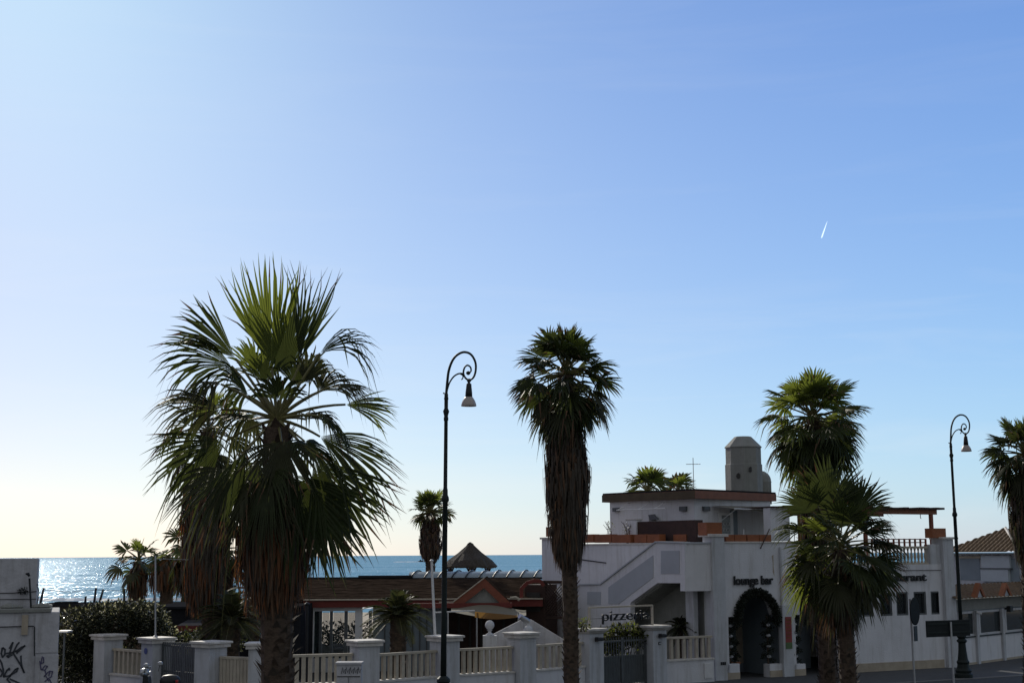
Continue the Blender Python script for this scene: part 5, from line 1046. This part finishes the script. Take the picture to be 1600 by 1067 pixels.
# utility cabinet
c = at(545, 1050, 36.6); t = thing('utility_cabinet', 'grey street utility cabinet with scribbles in front of the fence', 'utility cabinet', (c.x, 36.6, 0)); x0, x1 = at(526, 1050, 36.6).x, at(564, 1050, 36.6).x; zt = at(545, 1034, 36.6).z
b = MB(); b.box(x0, x1, 36.6, 36.95, .05, zt - .05, dirty); b.build('body', t); b = MB(); b.box(x0 - .03, x1 + .03, 36.55, 37.0, zt - .05, zt, dirty); b.build('lid', t); b = MB(); b.box(x0 + .02, x1 - .02, 36.585, 36.598, zt - .36, zt - .34, darkm); b.box((x0 + x1) / 2 - .005, (x0 + x1) / 2 + .005, 36.585, 36.598, .1, zt - .37, darkm); b.build('door_seam', t)
b = MB()
for q in range(5): xx = x0 + .12 + q * .1; b.tube([(xx, 36.592, zt - .28), (xx + .03, 36.592, zt - .12), (xx + .06, 36.592, zt - .26), (xx + .1, 36.592, zt - .16)], .008, paint_black, 4)
b.build('graffiti', t)
# scooter
def scooter():
    Yc = 36.3; c = at(245, 1100, Yc); c.z = 0; X = lambda px: at(px, 1055, Yc).x; Zp = lambda py: at(245, py, Yc).z
    t = thing('parked_scooter', 'dark parked scooter with round mirrors and rear top case before the left gate', 'scooter', c)
    x0, x1 = X(226), X(272); hb = Zp(1050)
    for x in (x0 - .18, x1 + .12):
        b = MB(); b.tube([Vector((x + .22 * math.cos(a), Yc, .27 + .22 * math.sin(a))) for a in [k * math.pi / 10 for k in range(21)]], .05, blackp, 8); wh = b.build('wheel', t); b = MB(); b.lathe((x, Yc, .24), [(.12, 0), (.12, .06)], galv, 12); b.build('rim', wh)
    b = MB(); b.prism([(x0 - .05, Yc - .16, .35), (x0 + .12, Yc - .16, .35), (x0 + .2, Yc - .16, .42), (x1 - .35, Yc - .16, .42), (x1 - .28, Yc - .16, .62), (x1 + .25, Yc - .16, .68), (x1 + .3, Yc - .16, .8), (x1 - .35, Yc - .16, .8), (x1 - .45, Yc - .16, .52), (x0 + .22, Yc - .16, .5), (x0 + .12, Yc - .16, hb - .1), (x0 - .0, Yc - .16, hb - .06)], (0, .32, 0), blackp); b.build('body', t)
    b = MB(); b.prism([(x1 - .35, Yc - .14, .8), (x1 + .25, Yc - .14, .8), (x1 + .22, Yc - .14, .9), (x1 - .3, Yc - .14, .86)], (0, .28, 0), darkm); b.build('seat', t)
    b = MB(); b.tube([(x0 + .05, Yc - .35, hb), (x0 + .08, Yc, hb - .05), (x0 + .05, Yc + .35, hb)], .018, galv, 6); b.build('handlebar', t)
    for sy in (-.3, .3):
        b = MB(); q = Vector((x0 + .06 + (.0 if sy < 0 else .2), Yc + sy, hb)); b.tube([q, q + Vector((.04, 0, .16))], .008, blackp, 5); b.lathe(q + Vector((.05, 0, .14)), [(.03, 0), (.065, .03), (.065, .08), (.03, .11)], galv, 10); b.build('mirror', t)
    b = MB(); b.lathe((x0 + .0, Yc - .02, hb - .1), [(.06, 0), (.11, .04), (.13, .1), (.1, .18), (.03, .21)], galv, 14); b.build('headlight', t, smooth=True)
    b = MB(); b.prism([(x0 - .06, Yc - .15, hb - .02), (x0 + .02, Yc - .15, hb - .04), (x0 + .14, Yc - .13, hb + .14), (x0 + .1, Yc - .13, hb + .15)], (0, .28, 0), clear); b.build('windscreen', t)
    tcx = X(266); b = MB(); zt = Zp(1053.5); b.lathe((tcx, Yc, zt - .3), [(.18, 0), (.23, .06), (.245, .15), (.23, .22), (.17, .28), (.05, .305)], blackp, 20, 1.05, .85); b.build('top_case', t, smooth=True); b = MB(); b.box(tcx + .19, tcx + .25, Yc - .24, Yc - .18, zt - .17, zt - .11, reflred); b.build('tail_light', t)
scooter()
# ================================================================== GRAFFITI BUILDING AT THE LEFT
Yq = 38.; GB_ = at(91, 1000, Yq); GB_.z = 0; GF = Frame(GB_ - Vector((.955, .297, 0)) * 3.6, GB_); gb = thing('rendered_hut', 'dirty white rendered hut with graffiti cut by the left edge', 'hut', GF.p(0, 0, 0))
zt = GF.z(45, 953); zt2 = GF.z(30, 872, -.4)
b = MB(); b.fbox(GF, -1, GF.len, -3.5, 0, 0, zt - .05, dirty, .02); b.build('wall', gb)
b = MB(); b.fbox(GF, -1, GF.s(58, 900, -.4), -3, -.4, zt, zt2, dirty, .01); b.build('upper_block', gb)
b = MB(); b.fbox(GF, -1, GF.s(80, 950), -3.4, .08, zt - .05, zt + .05, grey, .02); b.build('roof_ledge', gb)
b = MB(); b.fbox(GF, GF.s(54, 1000), GF.s(91, 1000), .002, .03, GF.z(70, 1019), GF.z(70, 957), dirty); b.build('wall_pier', gb)
b = MB(); b.fbox(GF, GF.s(55, 1040), GF.s(91, 1040), .002, .05, .05, GF.z(70, 1022), dirty, .01); b.build('meter_cabinet', gb)
b = MB(); b.fbox(GF, GF.s(34, 975), GF.s(44, 975), .002, .07, GF.z(40, 991), GF.z(40, 960), beige); b.build('drain_hopper', gb)
b = MB(); b.tube([GF.p(GF.s(0), .05, GF.z(0, 979)), GF.p(GF.s(52, 978), .05, GF.z(52, 977.5)), GF.p(GF.s(54, 978), .05, GF.z(54, 979)), GF.p(GF.s(54, 1020), .05, GF.z(54, 1024))], .015, blackp, 5)
b.tube([GF.p(-.9, -.37, GF.z(0, 925.5)), GF.p(GF.s(20), -.37, GF.z(20, 926.5)), GF.p(GF.s(58), -.37, GF.z(58, 924))], .012, blackp, 5); b.tube([GF.p(-.9, -.37, GF.z(0, 936)), GF.p(GF.s(58), -.37, GF.z(58, 936))], .01, blackp, 5); b.build('conduit', gb)
def strokes(name, par, lst, rad, m, d=.012):
    b = MB()
    for L_ in lst:
        pts = [Vector(GF.p(*[(s_), d, z_])) for s_, z_ in [GF.hit(p[0], p[1], d) for p in L_]]
        for A_, B_ in zip(pts, pts[1:]):
            dd = (B_ - A_).normalized(); nn = dd.cross(GF.n) * rad
            b.prism([A_ - nn - dd * rad * .6, B_ - nn + dd * rad * .4, B_ + nn + dd * rad * .4, A_ + nn - dd * rad * .6], GF.n * .004, m)
    b.build(name, par)
q = 1 / 9.97
def G_(lst): return [[(x * q, 960 + y * q) for x, y in L_] for L_ in lst]
strokes('graffiti', gb, G_([[(35, 520), (20, 600), (40, 660), (75, 620), (80, 540), (50, 515), (35, 520)], [(95, 600), (180, 590), (260, 560), (340, 500)], [(150, 520), (200, 430), (180, 500), (150, 600)], [(200, 600), (270, 460), (300, 430)], [(250, 570), (300, 560), (390, 480), (350, 500), (260, 600)], [(190, 620), (130, 660), (110, 640), (170, 610)], [(210, 600), (260, 680), (330, 790), (380, 900)], [(325, 640), (330, 720), (340, 800), (370, 890)],
    [(0, 700), (30, 760), (50, 850), (60, 960), (110, 860), (140, 840)], [(60, 960), (140, 950), (260, 880), (280, 830), (240, 850), (150, 960), (110, 1000), (160, 1060)], [(0, 840), (40, 900), (10, 960)], [(160, 1000), (250, 1040), (310, 1067)], [(140, 830), (150, 860)]]), .022, paint_black)
strokes('graffiti', gb, G_([[(660, 650), (650, 700), (640, 760), (680, 740), (680, 660)], [(620, 720), (640, 850), (700, 860), (740, 800), (700, 790), (650, 860)], [(700, 860), (720, 930), (690, 960), (740, 900), (780, 870), (760, 950)], [(790, 880), (820, 880), (800, 960), (740, 1000), (700, 1040)], [(770, 1000), (800, 1060)], [(720, 960), (760, 1030)]]), .014, paint_violet, .062)
t = thing('antenna_rod', 'dark crooked rod with curled tip on the ledge of the graffiti hut', 'rod', GF.p(GF.s(49, 948, -.2), -.2, zt)); b = MB(); b.tube([GF.p(GF.s(49, 948, -.2), -.2, zt), GF.p(GF.s(46, 905, -.2), -.2, GF.z(46, 903, -.2))], .025, blackp, 6); b.build('stem', t); b = MB(); b.tube([GF.p(GF.s(46, 900, -.2), -.2, GF.z(46, 900, -.2)), GF.p(GF.s(44, 897, -.2), -.2, GF.z(44, 896, -.2)), GF.p(GF.s(40, 896, -.2), -.2, GF.z(40, 896, -.2))], [.03, .05, .02], blackp, 6); b.build('tip', t)
b = MB(); rg = random.Random(9); leaf_mass(b, rg, GF.p(GF.s(36, 923, -.3), -.3, GF.z(36, 923, -.3)), .14, .05, .07, 120, .06, [garl, blackp]); tag(b.build('bird_nest_tangle'), 'dark tangle of twigs hanging on the cable of the graffiti hut', 'tangle')
b = MB()
for (px, r_) in ((8, .10), (14, .13), (21, .11), (30, .09), (56, .1), (66, .13), (74, .1)): p = GF.p(GF.s(px, 946, -.3), -.2, zt + .05); b.lathe(p, [(r_ * .6, 0), (r_, .03), (r_ * .8, r_ * .7), (r_ * .2, r_)], grey, 7, 1.4, .8)
tag(b.build('rubble'), 'row of loose stones lying on the ledge of the graffiti hut', 'rubble'); bpy.data.objects['rubble']['kind'] = 'stuff'
b = MB(); b.tube([GF.p(GF.s(57, 948, -.3), -.3, zt), GF.p(GF.s(61, 925, -.3), -.3, GF.z(61, 925, -.3)), GF.p(GF.s(58, 912, -.3), -.3, GF.z(58, 912, -.3))], .015, blackp, 5); tag(b.build('bent_wire'), 'thin bent wire sticking up at the corner of the graffiti hut', 'wire')
c = at(91, 986, 42.5); b = MB(); b.box(c.x, at(107, 986, 42.5).x, 42.4, 42.9, c.z - .03, c.z + .02, whitemetal); b.tube([(c.x + .16, 42.6, 0), (c.x + .16, 42.6, c.z)], .03, greymetal, 6); tag(b.build('bright_shelf'), 'small sunlit white board between the graffiti hut and the glossy bush', 'board')
# ================================================================== RIGHT NEIGHBOUR BUILDING
E1 = ground(1494, 1041); E2 = ground(1612, 1025); FB = Frame(E1, E2); nb = thing('neighbour_building', 'low shop building with tiled awning and hipped tile roof at the right', 'building', E1)
zB = lambda py, px=1550, d=0: FB.z(px, py, d)
Lb = FB.len + 14  # length added past the view to keep sun off the pavement
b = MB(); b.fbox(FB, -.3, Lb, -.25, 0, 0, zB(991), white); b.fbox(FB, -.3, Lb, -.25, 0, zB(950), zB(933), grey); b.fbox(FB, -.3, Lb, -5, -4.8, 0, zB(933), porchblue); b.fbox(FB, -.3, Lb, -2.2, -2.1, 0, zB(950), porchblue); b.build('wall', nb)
b = MB(); b.fbox(FB, -.3, Lb, .002, .03, 0, zB(1030, 1550), beige); b.build('skirting', nb)
for p in (1527.5, 1568): b = MB(); s = FB.s(p, 1000, .05); b.fbox(FB, s - .09, s + .09, .0, .1, 0, zB(951), beige if p < 0 else white2); b.build('pilaster', nb)
for (a, c) in ((1499, 1524), (1531, 1566), (1572, 1605)):
    s0, s1 = FB.s(a, 970), FB.s(c, 970); b = MB(); z0_, z1_ = zB(990), zB(952)
    for (u0, u1, v0, v1) in ((s0, s0 + .09, z0_, z1_), (s1 - .09, s1, z0_, z1_), (s0 + .09, s1 - .09, z0_, z0_ + .08), (s0 + .09, s1 - .09, z1_ - .08, z1_)): b.fbox(FB, u0, u1, -.12, -.02, v0, v1, white2)
    w_ = b.build('shop_window', nb); b = MB(); b.fbox(FB, s0 + .09, s1 - .09, -.08, -.07, z0_ + .08, z1_ - .08, glass); b.build('pane', w_)
b = MB(); b.fbox(FB, -.3, Lb, -.02, .04, zB(992), zB(990) , blackp); b.build('sill', nb)
def tiled(b, A, B, C, D, n, m, amp=.05):   # A-B eave, D-C ridge (A under D); pan tiles run from eave to ridge
    A, B, C, D = map(Vector, (A, B, C, D)); per = 6; K = n * per; J = 7; nn = (B - A).cross(D - A).normalized(); nn = nn if nn.z > 0 else -nn; vs = []
    for j in range(J + 1):
        for jj in ((j,) if j in (0, J) else (j, j + .02)):
            q = jj / J
            for i in range(K + 1):
                u = i / K; p = A.lerp(B, u).lerp(D.lerp(C, u), q); ph = (i % per) / per; vs.append(p + nn * (amp * abs(math.sin(math.pi * ph)) + (.02 if jj == j and j else 0) - .0))
    rows = len(vs) // (K + 1)
    b.add(vs, [(r_ * (K + 1) + i, r_ * (K + 1) + i + 1, (r_ + 1) * (K + 1) + i + 1, (r_ + 1) * (K + 1) + i) for r_ in range(rows - 1) for i in range(K)], m)
b = MB(); tiled(b, FB.p(-.3, .35, zB(932)), FB.p(Lb, .35, zB(932)), FB.p(Lb, -.9, zB(912, 1550, -.9)), FB.p(-.3, -.9, zB(912, 1550, -.9)), 62, tile); b.build('awning_tiles', nb)
for p in (1531, 1573):
    s = FB.s(p, 920, .4); h = FB.z(p, 910, .4) - zB(932, 1550, .4); b = MB()
    for sg in (-1, 1): b.prism([FB.p(s, .42, zB(932, 1550, .4) + h), FB.p(s + sg * .45, .42, zB(932, 1550, .4)), FB.p(s + sg * .29, .42, zB(932, 1550, .4)), FB.p(s, .42, zB(932, 1550, .4) + h * .62)], -FB.n * .2, orange)
    b.prism([FB.p(s - .28, .36, zB(932, 1550, .4) + .01), FB.p(s + .28, .36, zB(932, 1550, .4) + .01), FB.p(s, .36, zB(932, 1550, .4) + h * .6)], -FB.n * .1, recess); b.build('little_gable', nb)
# upper floor
EA, EB = at(1470, 862, 64.3), at(1593, 863, 60.9); EA.z = EB.z = at(1540, 862, 62).z; AP = at(1571, 825.5, 63.6)
UFb = Frame(EA, EB); e_ = UFb.e; n_ = UFb.n
b = MB(); b.fbox(UFb, .2, UFb.len - .25, -4, -.35, 2.6, EA.z - .06, white2); 
b.fbox(UFb, UFb.len - .25, UFb.len + 7, -4, -.6, 2.6, EA.z - .3, porchblue); b.build('upper_wall', nb)  # added wall run, mostly out of view, blocks sun from the pavement
bk = -n_ * 4.6
RZ = Vector((AP.x, AP.y, AP.z)); Rl = RZ - n_ * .0
b = MB(); tl = EA.lerp(RZ, .33)
hipL = EA; 
hb_ = (RZ - EA).dot(-n_); up_ = -n_ * hb_ + Z * (RZ.z - EA.z)
b0 = MB(); tiled(b0, EA - e_ * 1.5, EB + e_ * .5, EB + e_ * .5 + up_ * 1.02, EA - e_ * 1.5 + up_ * 1.02, 27, tile, .05)
bm = bmesh.new(); vv = [bm.verts.new(v) for v in b0.v]; [bm.faces.new([vv[i] for i in f]) for f in b0.f]
for (A_, B_) in ((EA, RZ), (RZ, EB)):
    pn = (B_ - A_).cross(Z); mid_ = (EA + EB + RZ) / 3
    if pn.dot(mid_ - A_) < 0: pn = -pn
    bmesh.ops.bisect_plane(bm, geom=bm.verts[:] + bm.edges[:] + bm.faces[:], plane_co=A_, plane_no=pn, clear_inner=True, clear_outer=False)
bm.verts.index_update(); b.add([v.co.copy() for v in bm.verts], [tuple(v.index for v in f.verts) for f in bm.faces], tile); bm.free()
b.add([EB, EB + bk, RZ + bk * .3], [(0, 1, 2)], tile); b.add([EB, RZ + bk * .3, RZ], [(0, 1, 2)], tile); b.add([EA, RZ, RZ + bk * .3, EA + bk], [(0, 1, 2, 3)], tile)
b.build('tile_roof', nb)
b = MB(); b.tube([RZ + Z * .03, RZ.lerp(EB, .5) + Z * .05, EB + Z * .05], .07, capm, 6); b.build('mortared_hip', nb)
b = MB(); b.prism([EA + Vector((0, 0, -.04)), EB + Vector((0, 0, -.04)), EB - n_ * .35 - Z * .04, EA - n_ * .35 - Z * .04], (0, 0, -.05), grey); b.build('eaves', nb)
def ub(name, x0, x1, y0, y1, d0, d1, m): b = MB(); ym = (y0 + y1) / 2; xm = (x0 + x1) / 2; b.fbox(UFb, UFb.s(x0, ym, d1), UFb.s(x1, ym, d1), d0, d1, UFb.z(xm, y1, d1), UFb.z(xm, y0, d1), m); return b.build(name, nb)
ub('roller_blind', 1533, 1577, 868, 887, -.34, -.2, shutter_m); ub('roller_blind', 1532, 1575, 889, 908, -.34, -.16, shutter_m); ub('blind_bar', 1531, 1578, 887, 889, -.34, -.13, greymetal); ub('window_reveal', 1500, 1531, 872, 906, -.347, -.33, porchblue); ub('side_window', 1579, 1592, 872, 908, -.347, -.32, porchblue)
ub('lintel', 1498, 1532, 868, 872, -.34, -.28, cream)
# flood lamp on wall
s = FB.s(1570, 952, .1); t = thing('flood_lamp', 'black flood lamp between the shop windows of the neighbour building', 'flood lamp', FB.p(s, .12, zB(955))); b = MB(); b.fbox(FB, s - .12, s + .14, .22, .38, zB(956), zB(947), blackp, .02); b.build('housing', t); b = MB(); b.fbox(FB, s - .02, s + .02, .101, .22, zB(953), zB(950), blackp); b.build('bracket', t)
s = FB.s(1525, 954, .1); t = thing('security_camera', 'small white security camera beside the second pilaster', 'camera', FB.p(s, .12, zB(955))); b = MB(); b.tube([FB.p(s, .12, zB(954)), FB.p(s + .05, .3, zB(956))], .045, whitemetal, 8); b.build('housing', t); b = MB(); b.tube([FB.p(s - .02, .101, zB(951)), FB.p(s + .02, .2, zB(954))], .015, whitemetal, 5); b.build('bracket', t)
# ================================================================== TRAFFIC SIGNS
c = at(1427.5, 950, 42); t = thing('round_traffic_sign', 'round traffic sign seen from behind at an angle, on a grey pole', 'traffic sign', (c.x, 42, 0))
b = MB(); b.tube([(c.x - .06, 42, 0), (c.x - .1, 42, at(1424, 935, 42).z)], .03, galv, 8); b.build('pole', t)
nrm = Vector((.80, -.6, 0)).normalized(); tt = Vector((-nrm.y, nrm.x, 0)); cc = at(1428.5, 954.5, 42); r_ = 21 * 42 / F
b = MB(); b.prism([cc + tt * r_ * .9 * math.cos(a * math.pi / 16) + Z * r_ * math.sin(a * math.pi / 16) for a in range(32)], nrm * .025, signb); b.build('disc', t)
b = MB(); b.prism([cc + tt * -.12 - Z * r_ * 1.05, cc + tt * .12 - Z * r_ * 1.05, cc + tt * .12 - Z * (r_ + .45), cc + tt * -.12 - Z * (r_ + .45)], nrm * .02, blackp); b.build('supplementary_plate', t)
c = at(1480, 980, 41.5); t = thing('rectangular_road_sign', 'dark rectangular road sign seen from behind, left of the farther lamp pedestal', 'traffic sign', (c.x, 41.5, 0)); Rf = Frame(at(1447.5, 980, 41.2), at(1515.5, 980, 41.9))
b = MB(); b.fbox(Rf, 0, Rf.len, -.03, 0, Rf.z(1480, 994), Rf.z(1480, 968.5), signb); b.build('panel', t); b = MB(); 
for z_ in (.12, .36): b.fbox(Rf, .02, Rf.len - .02, .001, .02, Rf.z(1480, 994) + z_ - .02, Rf.z(1480, 994) + z_ + .02, gunmetal)
b.build('back_rails', t)
b = MB(); x = Rf.p(Rf.s(1479.5), .06, 0); b.tube([x, x + Z * (Rf.z(1480, 971))], .032, galv, 8); b.build('pole', t)
# ================================================================== SKY AND SEA THINGS
A_, B_ = ray(1283.5, 371) * 9000, ray(1292.5, 345) * 9000; b = MB(); b.tube([A_, A_.lerp(B_, .1), A_.lerp(B_, .4), A_.lerp(B_, .7), B_], [3, 4.6, 4.2, 2.6, .8], cloudm, 8); tag(b.build('contrail', smooth=True), 'short white aircraft trail high in the blue sky at the right', 'contrail')
c = ground(657, 877.5, -1.5); t = thing('motor_boat', 'tiny dark motor boat trailing white wake near the horizon', 'boat', c); b = MB(); b.prism([c + Vector((-2.4, 0, 0)), c + Vector((2, 0, 0)), c + Vector((3, 0, 1.1)), c + Vector((-2.4, 0, .8))], (0, 1.6, 0), blackp); b.build('hull', t); b = MB(); b.prism([c + Vector((-.8, .3, .85)), c + Vector((1, .3, .9)), c + Vector((.4, .3, 1.9)), c + Vector((-.7, .3, 1.9))], (0, 1, 0), darkm); b.build('cabin', t)
b = MB(); rg = random.Random(4)
for i in range(90):
    x = c.x - 2 - 20 * rg.random() ** 1.3; yy = c.y + rg.uniform(-3, 3); w_ = rg.uniform(.3, 1.6); b.lathe((x, yy, -1.5), [(w_, 0), (w_ * .7, .15), (.05, .35)], foamm, 6, 1.5, 1)
b.build('boat_wake', kind='stuff')
